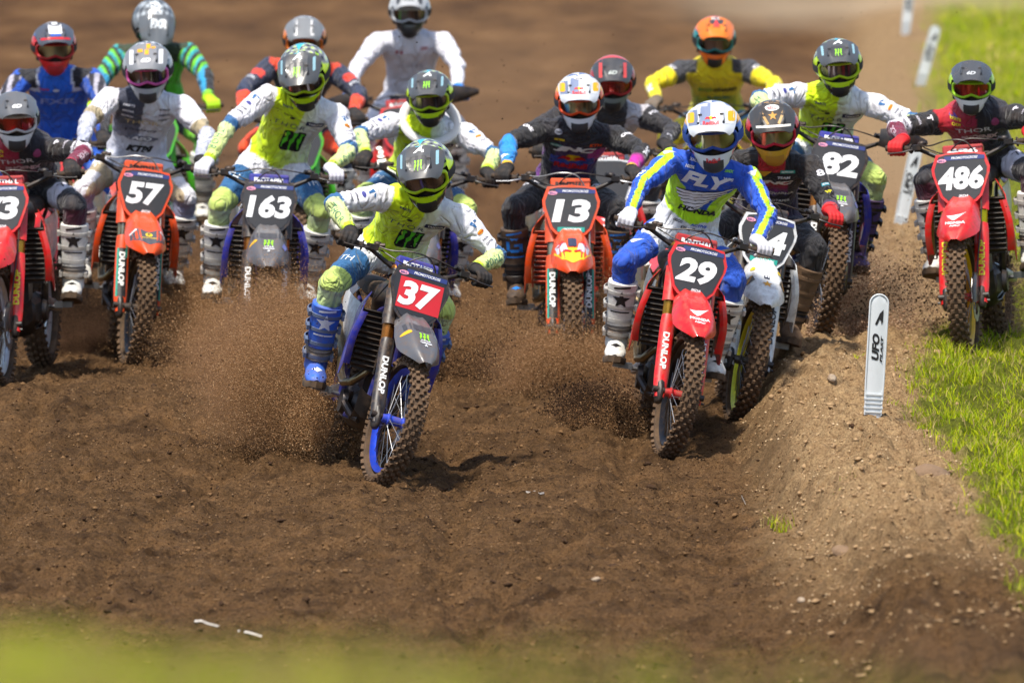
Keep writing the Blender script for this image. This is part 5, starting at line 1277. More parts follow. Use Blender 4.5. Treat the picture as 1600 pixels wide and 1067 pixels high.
STAR_H = dict(fn=star_hel, visor='#4a4d50', gog='#b6d80a', lens=('lens_dark', '#14100f', '#7a6a68'), strap='#2a2c30', vprint=[(mv(rect(.085, .066, .02), 0, -.012), '#3a3c3f', 0), (mv(claws(.045), 0, -.020), '#8fe21c', 1), (mv(text_wh('A', .05, .03, bold=.04, shear=.4), 0, .048), '#e4e8ea', 1), (mv(rect(.05, .02, .004), 0, .068), '#3fb0c8', 0), (mv(rect(.012, .06, .004), -.082, .0), '#8fb7c4', 0), (mv(rect(.012, .06, .004), .082, .0), '#8fb7c4', 0)],
    sprint=[(star5(.03), '#e8eef0', (0.06, .03, .128), (.45, .1, .9), 1), (mv(text_wh('ASTARS', .07, .02, bold=.03, shear=.3), 0, 0, 20), '#a9dc2c', (.03, .085, .10), (.2, .75, .65), 1), (mv(text_wh('ASTARS', .07, .02, bold=.03, shear=.3), 0, 0, -20), '#a9dc2c', (.03, -.085, .10), (.2, -.75, .65), 1)])
ws_ = mat('strap_grey', '#b4b4b0', .5, dust=.2); wf_ = mat('flex_grey', '#8c8a86', .8, dust=.25)
wb = mat('boot_white', '#e4e4de', .5, dust=.15, dscale=10); bb = mat('boot_blue', '#1c66d4', .4, dust=.20, dscale=10); kb = mat('boot_black', '#1c1d20', .5, dust=.24, dscale=10); brb = mat('boot_brown', '#5e4936', .8, dust=.33, dscale=8); pb = mat('boot_purple', '#4a3a86', .5, dust=.22, dscale=10)
gk = mat('glove_black', '#17181b', .8, dust=.12); gw = mat('glove_white', '#d2d2da', .8, dust=.10); gr_ = mat('glove_red', '#c8141c', .7, dust=.10); gli = mat('glove_lime', '#a8dc10', .7, dust=.08); gb = mat('glove_blue', '#1c7fd8', .7, dust=.08); ggr = mat('glove_grey', '#6a6258', .8, dust=.2)
STAR = dict(torsof=star_torso, uarm=star_uarm, farm=star_farm, thigh=star_thigh, shin=star_shin, pantsc=WHT, chest=star_chest, arm=star_arm, leg=star_leg, helmet=STAR_H, bootm=wb, glovem=gk)

HM = wing(.20)
def fly_torso(u, v):
    x = np.abs(u)
    b = cset(len(u), '#1552c8')
    lo = v < .58 - .16 * (1 - x) * 0 - .0
    side = (x > .42 - (.0) + .9 * (v - .52) * (v > .30)) & (v < .80 - .0 * x) & (v > .12)
    return lay(b, (side & (v < .78 - .25 * np.clip(1 - x, 0, 1)), '#b8ee00'), ((v < .40) & (x < .6), '#b8ee00'), (v < .20 + .10 * x, '#e0e2ea'), ((x > .98) & (v < .6), '#e0e2ea'))
def fly_arm(t, a, s): return lay(cset(len(t), '#1552c8'), ((a > -.28) & (a < .30), '#b8ee00'))
def fly_uarm(t, a, s): return lay(fly_arm(t, a, s), (t < .12 + .12 * (a > .3), '#b8ee00'))
def fly_thigh(t, a, s): return lay(cset(len(t), '#e2e3ea'), (t > .52, '#1450c0'), ((a > .75) & (t > .1), '#1450c0'))
def fly_shin(t, a, s): return cset(len(t), '#1348b0')
def bull(w, body='#d01820', sun='#f2c414'): return [(oval(w * .34, w * .30), sun), (mv(joins(shape([(-.5, -.12), (-.34, .10), (-.12, .06), (-.04, -.02), (-.12, -.12), (-.26, -.06)]), shape([(.5, -.12), (.26, -.06), (.12, -.12), (.04, -.02), (.12, .06), (.34, .10)])), s=w), body)]
def rbhel(base2):
    def f(a, e):
        aa = abs(a)
        if e < -8: return '#d8dade' if aa < 40 else ('#c8202c' if (int((a + 200) / 7) + int((e + 90) / 7)) % 2 and aa < 75 else base2 if aa > 75 else '#e2e2e6')
        if aa < 88 and e < 26: return base2
        if 45 < aa < 110 and e < 50: return '#f0a812'
        if aa > 60 and e < 30: return '#c81e28'
        return '#d4d8de' if (int((a + 360) / 45) % 2) ^ (e > 62) else '#67759c'
    return f
RB = [(mv(rect(.098, .11), .049, .012), '#d6dae0', 0), (mv(rect(.098, .11), -.049, .012), '#76829f', 0), (mv(rect(.03, .05, .008), -.088, -.005), '#eab012', 1), (mv(rect(.03, .05, .008), .088, -.005), '#eab012', 1)] + [(mv(b_, 0, -.012), c_, 1 + i) for i, (b_, c_) in enumerate(bull(.055))] + [(mv(text_wh('RedBull', .070, .019, bold=.03), 0, -.036), '#c81420', 2)]
RBH29 = dict(fn=rbhel('#1850a8'), visor='#c9ced6', gog='#1c48a8', lens=('lens_warm', '#3a1210', '#b8b48a'), strap='#20489c', vprint=RB, mouth='#30343a', sprint=[(text_wh('RedBull', .06, .02, bold=.03), '#c81420', (.12, 0, -.07), (1, 0, -.2), 1)])
RBH13 = dict(fn=rbhel('#e8520c'), visor='#c9ced6', gog='#e8480a', lens=('lens_warm', '#3a1210', '#b8b48a'), strap='#303440', vprint=RB + [(mv(oval(.05, .02), 0, .045), '#d8dade', 3), (mv(text_wh('Arai', .036, .014, bold=.02), 0, .045), '#16181c', 4)], mouth='#30343a')
def k13_torso(u, v): return lay(mixk('#1c1b24', '#5a2a88', np.clip(.85 - np.abs(v - .55) * 2.6, 0, 1) * (u > -.6)), ((u > .42) & (v > .52) & (v < .78), '#b01c98'), ((np.abs(u) < .7) & (v > .46) & (v < .60), '#2c48b4'), ((u < -.9) & (v < .6), '#5a2070'))
def k13_uarm(t, a, s): return lay(cset(len(t), '#15151a'), (t > .97, '#1c88d8' if s < 0 else '#22182a'))
def k13_farm(t, a, s): return lay(cset(len(t), '#1a86d6'), (t > .86, '#d8a818')) if s < 0 else lay(mixk('#18161c', '#c01c98', (t - .35) * 3.5), (t > .88, '#d8a818'))
def plain(c, **k):
    def f(t, a, s): return cset(len(t), c)
    return f
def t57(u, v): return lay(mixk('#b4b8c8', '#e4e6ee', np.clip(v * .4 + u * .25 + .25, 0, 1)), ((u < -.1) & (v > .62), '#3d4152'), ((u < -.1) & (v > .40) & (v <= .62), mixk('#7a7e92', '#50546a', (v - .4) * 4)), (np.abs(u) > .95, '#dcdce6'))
def u57(t, a, s): return lay(cset(len(t), '#e0e0e8'), ((t > .66) & (t < .88), '#a79a7c'), (t >= .88, '#aeb2c4'))
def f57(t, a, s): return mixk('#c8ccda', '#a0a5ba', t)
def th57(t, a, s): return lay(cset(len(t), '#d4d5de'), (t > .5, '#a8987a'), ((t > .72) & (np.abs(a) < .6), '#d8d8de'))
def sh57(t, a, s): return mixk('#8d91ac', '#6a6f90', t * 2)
def t24(u, v): return lay(mixk('#141318', '#2a1e3a', 1 - v), ((np.abs(u) < .55) & (v > .50) & (v < .76), mixk('#b01824', '#3a2c8c', (.72 - v) * 5)), ((v > .92) & (np.abs(u) < .4), '#b01820'))
def f24(t, a, s): return lay(mixk('#1c1820', '#4c2c54', t * 2.5), (t > .42, '#d01c24'))
def t486(u, v): return lay(cset(len(u), '#1a1620'), ((u < .12 - .5 * (.5 - v) * (v < .5)) & (v > .15), mixk('#90123a', '#b81424', -u)), ((u < -.5) & (v <= .25), '#6c1030'))
def u486(t, a, s): return lay(cset(len(t), '#17151b'), (t > .74, '#d2ced8'))
def f486(t, a, s): return lay(cset(len(t), '#6e1236'), (t < .08, '#d2ced8'), (t > .9, '#a82040'))
def th486(t, a, s): return lay(cset(len(t), '#16151a'), ((t > .42) & (t < .75), '#d6d4e0'), (t >= .75, '#26242a'))
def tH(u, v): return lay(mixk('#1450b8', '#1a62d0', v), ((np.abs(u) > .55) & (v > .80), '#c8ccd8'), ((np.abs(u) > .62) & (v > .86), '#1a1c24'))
def uH(t, a, s): k = np.sin(t * 11 + a * 6) > -.1; return lay(cset(len(t), '#a8a6b4'), (k, '#1f2030'), ((a < -.5), '#1450b8'), (t < .12, '#1450b8'))
def fH(t, a, s): return lay(cset(len(t), '#1a1a22'), (a < -.2, '#1450b8'))
def tI(u, v): return lay(cset(len(u), '#4cb81c'), (np.abs(u) < .35, '#24321c'), ((v > .85), '#2b3a22'))
def uI(t, a, s): k = np.sin(t * 22 + a * 4) > .4; return lay(cset(len(t), '#1d1f22'), (k, '#28a0a8'), (np.sin(t * 22 + a * 4 + 2) > .6, '#68c41c'))
def fI(t, a, s): return lay(cset(len(t), '#1d2024'), (a < -.1, '#1c90c0'), (t > .8, '#7cd020'))
def tJ(u, v): return lay(cset(len(u), '#222c44'), ((v > .95), '#d8401c'))
def uJ(t, a, s): return lay(cset(len(t), '#232d46'), ((t > .42) & (t < .62) & (np.abs(a) < .6), '#e03a28'), (t > .9, '#38425c'))
def fJ(t, a, s): return lay(cset(len(t), '#28324c'), (t > .32, '#ee4018'))
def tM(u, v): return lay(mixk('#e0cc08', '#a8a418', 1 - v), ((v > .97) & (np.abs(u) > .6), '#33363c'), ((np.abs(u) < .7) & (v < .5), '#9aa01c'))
def uM(t, a, s): return lay(cset(len(t), '#3a3c44'), (t > .40, '#e6d200'))
def fM(t, a, s): return lay(cset(len(t), '#ecd800'), (t > .93, '#b8a800'))
def tL(u, v): return lay(cset(len(u), '#b9b6bc'), (np.abs(u) < .35, '#2e2c32'), ((v > .8) & (np.abs(u) < .5), '#26252a'))
def uL(t, a, s): return cset(len(t), '#1c1a20')
def hel(base, chin, port, stripe=None, sc_='#ffffff', pat=None):
    def f(a, e):
        aa = abs(a)
        if aa < 92 and -17 < e < 28: return port
        if e < -10: return chin
        if stripe and abs(math.sin(math.radians(a))) * math.cos(math.radians(e)) < stripe and e > 20: return sc_
        if pat: 
            q = math.sin(a * .09 + e * .16) * math.cos(e * .19 - a * .03)
            if q > .45: return pat[0]
            if q < -.5: return pat[1]
        return base
    return f
def six(c='#e6e6e8'): return [(mv(text_wh('6D', .05, .024, bold=.05, shear=.25), 0, -.028), c, 1)]
H57 = dict(fn=hel('#7b7e84', '#9c9fa4', '#9aa0a8', None, '', ('#e2e3e6', '#3f4248')), visor='#7c7f84', gog='#d85aa8', lens=('lens_dark', '#14100f', '#7a6a68'), vprint=[(mv(rect(.020, .034), .012, .052), '#e8a01a', 1), (mv(rect(.020, .034), .038, .052), '#e8a01a', 1), (mv(rect(.020, .026), .004, .016), '#e8a01a', 1), (mv(rect(.026, .016), -.030, .024), '#e8a01a', 1), (mv(rect(.022, .12), -.075, .01), '#e2e3e6', 0), (mv(rect(.022, .12), .075, .01), '#e2e3e6', 0)] + six(), sprint=[(rect(.04, .05), '#e8a01a', (.04, 0, .14), (.4, 0, .9), 1)], mouth='#2a2b2e')
H24 = dict(fn=hel('#34322e', '#c4952c', '#c01830', None, '', ('#b38a4c', '#7a7468')), visor='#3a3834', gog='#c8163c', lens=('lens_warm', '#3a1210', '#b8b48a'), vprint=[(mv(oval(.07, .030), 0, .040), '#e8e8e6', 0), (mv(text_wh('BELL', .045, .015, bold=.03), 0, .040), '#c01820', 1), (star5(.024), '#c08c3c', 1), (mv(rect(.012, .07), -.04, -.01, 25), '#b8935c', 0), (mv(rect(.012, .07), .04, -.01, -25), '#b8935c', 0), (mv(rect(.17, .012), 0, -.052), '#d8d4cc', 1)], mouth='#a8781c')
H486 = dict(fn=hel('#54575b', '#d4d4d0', '#a6d020'), visor='#46494d', vr=.18, gog='#9cd41c', lens=('lens_red', '#2a0c0c', '#b83428'), vprint=six('#b8bcc0'), mouth='#26282b')
H73 = dict(fn=hel('#5c5f63', '#c9cbcb', '#5a6a70'), visor='#5c5f63', gog='#c8c8c8', lens=('lens_red', '#2a0c0c', '#b83428'), vprint=six(), mouth='#26282b')
HH = dict(fn=hel('#2a2d34', '#c81420', '#c81420', .35, '#dadce0', ('#2a52b0', '#3c4048')), visor='#4a4e58', gog='#b01820', lens=('lens_warm', '#3a1210', '#b8b48a'), vprint=[(mv(rect(.075, .10), 0, .03), '#e0e2e6', 0), (mv(text_wh('roth', .06, .026, bold=.03), 0, .04, 0), '#202228', 1), (mv(rect(.06, .014), 0, -.03), '#2a58b8', 1), (mv(rect(.17, .014), 0, -.052), '#c81420', 0)], mouth='#a01018', sprint=[(mv(text_wh('roth', .07, .03, bold=.03), 0, 0, 90), '#202228', (.05, 0, .13), (.45, 0, .9), 1)])
HI = dict(fn=hel('#6e7479', '#8f979c', '#707880', None, '', ('#b9c2c8', '#3c4044')), visor='#60666b', gog='#303438', vprint=[(mv(text_wh('FXR', .10, .04, bold=.05, shear=.2), 0, .02), '#dde4e8', 1)], sprint=[(mv(text_wh('FXR', .13, .055, bold=.05, shear=.2), 0, 0, -80), '#dde4e8', (.0, 0, .14), (.35, 0, .93), 1)])
HJ = dict(fn=hel('#73777a', '#5c6064', '#e0761c', None, '', ('#e0e2e2', '#55595c')), visor='#777b7e', gog='#e07018', vprint=[(mv(rect(.018, .12), -.05, 0), '#e6e6e6', 0), (mv(rect(.018, .12), .05, 0), '#e6e6e6', 0)])
HK = dict(fn=hel('#c8cacc', '#26282c', '#c4c6ca', None, '', ('#e4e6e8', '#303236')), visor='#a8abae', gog='#b8bcc2', lens=('lens_dark', '#14100f', '#7a6a68'), vprint=[(mv(text_wh('FOX', .07, .022, bold=.04), 0, -.028), '#34363a', 1), (mv(rect(.02, .12), -.07, 0), '#3c3e42', 0), (mv(rect(.02, .12), .07, 0), '#3c3e42', 0)])
HL = dict(fn=hel('#3f4144', '#6a706c', '#a81c24', .8, '#c84440'), visor='#3c3e41', gog='#b81c24', lens=('lens_red', '#2a0c0c', '#b83428'), vprint=[(mv(rect(.018, .12), -.068, 0), '#d04a46', 0), (mv(rect(.018, .12), .068, 0), '#d04a46', 0)] + six('#a8b0ac'))
HMm = dict(fn=hel('#d8483c', '#e0641c', '#1c7c80', None, '', ('#e8901c', '#c83a34')), visor='#e2761a', gog='#1c7c80', vprint=[(mv(rect(.09, .06, .02), 0, .04), '#3a3c42', 0), (mv(text_wh('FLY', .05, .016, bold=.03), 0, .05), '#d8d8d8', 1), (shape([(-.022, -.01), (0, .045), (.022, -.01)]), '#d83c3c', 2)])
ptx = lambda s, w, h, c, u, v, b=.04, sh=.1, k=1: (text_wh(s, w, h, bold=b, shear=sh), c, u, v, k)
FLYK = dict(torsof=fly_torso, uarm=fly_uarm, farm=fly_arm, thigh=fly_thigh, shin=fly_shin, pantsc='#e2e3ea', helmet=RBH29, bootm=wb, glovem=gw, fuzz=.06,
    chest=[ptx('FLY', .26, .085, '#e8eaf2', 0, .80, .05, .2), (mv(wing(.29, .074), 0, 0), '#14161c', .06, .53, 0), (mv(wing(.29, .046), 0, 0), '#e6e8f0', .06, .53, 2), ptx('HONDA', .21, .036, '#101218', .1, .34, .06, .15, 2), ptx('DUNLOP', .13, .016, '#202430', .15, .10), ptx('100%', .05, .018, '#e4e6ee', -.62, .93), ptx('WPS', .055, .020, '#e4e6ee', .60, .88), ptx('XACT', .05, .014, '#e4e6ee', -.55, 1.0), ptx('SMX', .05, .014, '#8ad04c', .55, .97), ptx('GEICO', .05, .016, '#202430', -.35, .16), ptx('ACTIVE', .09, .016, '#1450c0', .3, .16)],
    arm=[(mv(text_wh('FLY', .09, .04, bold=.04, shear=.2), 0, .032), '#e8eaf2', s_, 'u', .85, 'down' if s_ > 0 else 'up') for s_ in (-1, 1)] + [(mv(text_wh('HONDA', .13, .032, bold=.03), 0, .034), '#e8eaf2', s_, 'f', .55, 'down' if s_ > 0 else 'up') for s_ in (-1, 1)] + [(mv(wing(.07)), '#e8eaf2', s_, 'u', .10, 'across') for s_ in (-1, 1)],
    leg=[(wing(.075), '#e8eaf2', s_, .72) for s_ in (-1, 1)])
K13 = dict(torsof=k13_torso, uarm=k13_uarm, farm=k13_farm, thigh=plain('#17161b'), shin=plain('#15151a'), pantsc='#1c1828', helmet=RBH13, bootm=kb, glovem=gk, blogo='g', blogoc='#1c78d0', fuzz=.3,
    chest=[ptx('JNC', .24, .055, '#eceef2', .0, .72, .07, .25), (mv(oval(.10, .06), 0, .02), '#e8b818', 0, .52, 0)] + [(mv(b_, 0, .018), c_, 0, .52, 1 + i) for i, (b_, c_) in enumerate(bull(.17))] + [ptx('RedBull', .19, .042, '#c81c28', 0, .42, .04, 0, 1), ptx('KTM', .07, .022, '#e8520c', .62, .82), (rect(.07, .020), '#17988a', -.6, .76, 0), ptx('MOTOREX', .06, .011, '#e8e8e8', -.6, .76, .03, 0, 1), ptx('MAXIMA', .06, .014, '#e8c81c', -.55, .86), (oval(.045, .030), '#8c90a0', -.62, .95, 0), ptx('gopro', .035, .011, '#16161a', -.62, .95, .02, 0, 1), ptx('KTM', .15, .028, '#c82410', .1, .14)],
    arm=[(text_wh('ONE', .07, .028, bold=.04), '#e4e4ea', s_, 'u', .45, 'across') for s_ in (-1, 1)] + [(shape([(-.03, -.02), (.03, 0), (-.03, .02), (-.012, 0)]), '#e8ecf0', -1, 'f', .7, 'across'), (text_wh('ONE', .10, .034, bold=.04, shear=.2), '#e4e4ea', 1, 'f', .15, 'down')],
    leg=[(text_wh('ONE', .09, .05, bold=.05, shear=.2), '#d8d8e0', s_, .45) for s_ in (-1, 1)])
def thor_chest(extra): return [ptx('THOR', .20, .030, '#c9b98c', -.05, .66, 0, 0)] + extra
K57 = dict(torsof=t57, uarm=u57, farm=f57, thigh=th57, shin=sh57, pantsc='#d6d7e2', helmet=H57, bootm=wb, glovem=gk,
    chest=thor_chest([ptx('synchrony', .16, .024, '#3c4050', .05, .52, .02, 0), (mv(rect(.012, .022), -.005, 0), '#3c4050', -.48, .52, 1), (oval(.20, .040), '#6c7084', .05, .39, 0), ptx('AEO', .12, .026, '#e2e4ea', .05, .39, .05, .3), ptx('KTM', .16, .042, '#15161c', .05, .24, .08, .3), ptx('PARTS', .07, .014, '#e0e0ea', -.55, .90), ptx('SKDA', .07, .014, '#e0e0ea', -.55, .82), ptx('MOTION', .07, .014, '#e0e0ea', -.55, .74), ptx('DUNLOP', .06, .013, '#20222c', .62, .88), ptx('WISECO', .06, .013, '#20222c', .62, .80), ptx('ODI', .05, .013, '#20222c', .60, .72)]),
    leg=[(mv(joins(shape([(-.02, .015), (.0, .02), (.004, -.018), (-.006, -.018)]), shape([(.006, .02), (.026, .014), (.026, .006), (.012, .008)]))), '#ecead8', s_, .58) for s_ in (-1, 1)])
K24 = dict(torsof=t24, uarm=plain('#17161c'), farm=f24, thigh=lambda t, a, s: lay(mixk('#3c2c52', '#17161c', t * 2), (t > .6, '#17171d')), shin=plain('#17171d'), pantsc='#2c2240', helmet=H24, bootm=brb, toem=brb, shinm=brb, strapm=brb, glovem=gr_, blogoc='#4a3a2c',
    chest=[ptx('JNC', .20, .040, '#e6e6ec', .15, .70, .07, .25), ptx('HUSQVARNA', .20, .022, '#d8d8de', .2, .50, .03, 0), (rect(.08, .020), '#17988a', .5, .88, 0), ptx('MOTOREX', .065, .011, '#e8e8e8', .5, .88, .03, 0, 1), ptx('TEAM', .07, .016, '#d8d8de', .4, .80), (shape([(-.04, .015), (.04, .02), (.0, -.02)]), '#c8901c', -.2, .84, 1), ptx('PROTAPER', .13, .018, '#d8d8de', .3, .38, .03, 0)],
    arm=[(text_wh('8', .05, .04, bold=.03), '#dcdce4', 1, 'u', .3, 'across'), (rect(.05, .018), '#17889a', 1, 'u', .56, 'across'), (text_wh('MOTOREX', .04, .010, bold=.02), '#e8e8ec', 1, 'u', .56, 'across', 1), (text_wh('VP', .04, .018, bold=.04), '#d8d020', 1, 'u', .72, 'across')])
K486 = dict(torsof=t486, uarm=u486, farm=f486, thigh=th486, shin=plain('#48102a'), pantsc='#17151b', helmet=H486, bootm=wb, glovem=gr_, fuzz=.1,
    chest=[ptx('THOR', .20, .034, '#d4d0d8', -.05, .80, .01, 0), ptx('PHOENIX', .21, .046, '#e4c8d8', .08, .64, .06, .2), ptx('CONSTRUCTION', .18, .020, '#d888b0', .10, .53, .02, .1), ptx('PARTS', .06, .016, '#e0c820', -.55, .96), ptx('ODI', .05, .016, '#e0c820', -.55, .90), (oval(.045, .045), '#8c3460', .65, .88, 0), (oval(.05, .026), '#5c3c88', -.6, .98, 0)],
    arm=[(text_wh('T', .035, .035, bold=.06), '#e4e0ea', s_, 'u', .3, 'across') for s_ in (-1, 1)] + [(text_wh('HONDA', .06, .014, bold=.03), '#c8c4d0', s_, 'u', .55, 'across') for s_ in (-1, 1)] + [(text_wh('DUNLOP', .06, .014, bold=.03), '#20202a', s_, 'u', .84, 'across') for s_ in (-1, 1)] + [(text_wh('THOR', .13, .034, bold=0), '#e0c8d4', s_, 'f', .5, 'down') for s_ in (-1, 1)],
    leg=[(text_wh('TH', .10, .06, bold=0), '#2a2630', s_, .58) for s_ in (-1, 1)])
K73 = dict(K486, helmet=H73, glovem=gk)
KH = dict(torsof=tH, uarm=uH, farm=fH, thigh=plain('#1a5cc8'), shin=plain('#1450b0'), pantsc='#1450b8', helmet=HH, bootm=wb, glovem=gk, chest=[ptx('FXR', .22, .045, '#8ca0d8', 0, .62, .02, .1), ptx('HONDA', .10, .02, '#3c64b8', 0, .42), ptx('PARTS', .06, .014, '#c02838', -.4, .82), (oval(.04, .02), '#c8ccd8', 0, .80, 0)], arm=[(text_wh('FXR', .06, .03, bold=.04), '#d4d4de', s_, 'f', .3, 'across') for s_ in (-1, 1)])
KI = dict(torsof=tI, uarm=uI, farm=fI, thigh=lambda t, a, s: lay(cset(len(t), '#24282c'), (np.sin(t * 9) > .2, '#7ad01c')), shin=plain('#68c41c'), pantsc='#2a3024', helmet=HI, bootm=wb, glovem=gli, chest=[ptx('FXR', .20, .05, '#1c2418', 0, .6)])
KJ = dict(torsof=tJ, uarm=uJ, farm=fJ, thigh=lambda t, a, s: lay(cset(len(t), '#26304a'), (t > .6, '#ee4a18')), shin=plain('#26304a'), pantsc='#26304a', helmet=HJ, bootm=wb, glovem=gk, chest=[ptx('FOX', .18, .05, '#e03a28', 0, .6)], arm=[(text_wh('FOX', .07, .03, bold=.03), '#c8ccd4', s_, 'u', .75, 'across') for s_ in (-1, 1)])
KK = dict(torsof=lambda u, v: mixk('#d4d4de', '#bfbfc9', np.clip(.9 - v, 0, 1)), uarm=plain('#dcdce6'), farm=plain('#dedee8'), thigh=plain('#d2d2da'), shin=plain('#d2d2da'), pantsc='#d2d2da', helmet=HK, bootm=wb, glovem=gb, chest=[ptx('H', .05, .03, '#a03848', -.4, .80), ptx('CRF', .05, .02, '#b04858', .5, .86), ptx('FLY RACING', .16, .022, '#a8a8b4', 0, .55, .02, 0), (rect(.16, .018), '#34343c', -.3, .06, 0)], arm=[(text_wh('FLY', .08, .022, bold=.02), '#a8c0d8', s_, 'u', .55, 'across') for s_ in (-1, 1)])
KL = dict(torsof=tL, uarm=uL, farm=plain('#26242a'), thigh=plain('#c8c4ca'), shin=plain('#2a282e'), pantsc='#c8c4ca', helmet=HL, bootm=wb, glovem=gk, chest=[ptx('FOX', .12, .03, '#26252a', .2, .6), ptx('GASGAS', .09, .016, '#a83838', 0, .3)], arm=[(text_wh('FOX', .07, .03, bold=.04), '#c8c8d0', s_, 'u', .35, 'across') for s_ in (-1, 1)] + [(text_wh('PRO', .06, .02, bold=.04), '#b8b8c0', 1, 'f', .75, 'across')])
KM = dict(torsof=tM, uarm=uM, farm=fM, thigh=lambda t, a, s: lay(cset(len(t), '#1c78a8'), (t > .55, '#e6d200')), shin=plain('#e6d200'), pantsc='#c8b80c', helmet=HMm, bootm=kb, glovem=ggr, chest=[ptx('ECO', .09, .034, '#4c9040', -.35, .62, .05), ptx('GUARD', .15, .034, '#23241c', .35, .62, .06), ptx('SUZUKI', .14, .022, '#2c6c70', .1, .45)], arm=[(text_wh('FLY', .05, .03, bold=.04), '#d8d8e0', s_, 'u', .35, 'across') for s_ in (-1, 1)] + [(text_wh('FLY', .12, .04, bold=.06), '#f0f0ea', s_, 'f', .4, 'down' if s_ > 0 else 'up') for s_ in (-1, 1)])

# ================================================================== THE PACK
YAM = dict(plastic='#1a2a9c', fender='#55585e', guard='#1b1c20', cheek='#16171b', border='#17181c', upper='#a8682c', shroud='#1c2a9c', pad='#1a2a96', padtext='PROTAPER', side='#c8ccd0', rfender='#3a3d42', gtext='#e4e6e8', pfoot='', frame='#1a2a80', pbg='#22252b',
    fprint=[(mv(rect(.15, .05), 0, .07), '#3c3e44'), (mv(oval(.035, .025), -.07, .02), '#e8b01c'), (mv(claws(.055), .0, -.005), '#8fe21c'), (mv(text_wh('YAMAHA', .055, .012, bold=.04), 0, -.052), '#d8dade'), (mv(text_wh('STAR', .045, .010, bold=.04, shear=.3), 0, -.036), '#d8dade'), (mv(star5(.010), 0, -.070), '#d8dade'), (mv(rect(.016, .05), .075, 0, -12), '#7a84c8')])
HON = dict(plastic='#d8121a', upper='#b8862f', pad='#a81020', fprint=[(mv(wing(.085), 0, -.012), '#e8e8ea'), (mv(text_wh('HONDA', .09, .018, bold=.05), 0, -.062), '#e8e8ea'), (mv(text_wh('HRC', .05, .012, bold=.04, shear=.3), 0, -.085), '#e8e8ea')])
KTM = dict(plastic='#e8480a', upper='#a8a48c', pad='#d8480c', padcol='#26221e', gstyle='#17181c', gextra='MOTOREX')
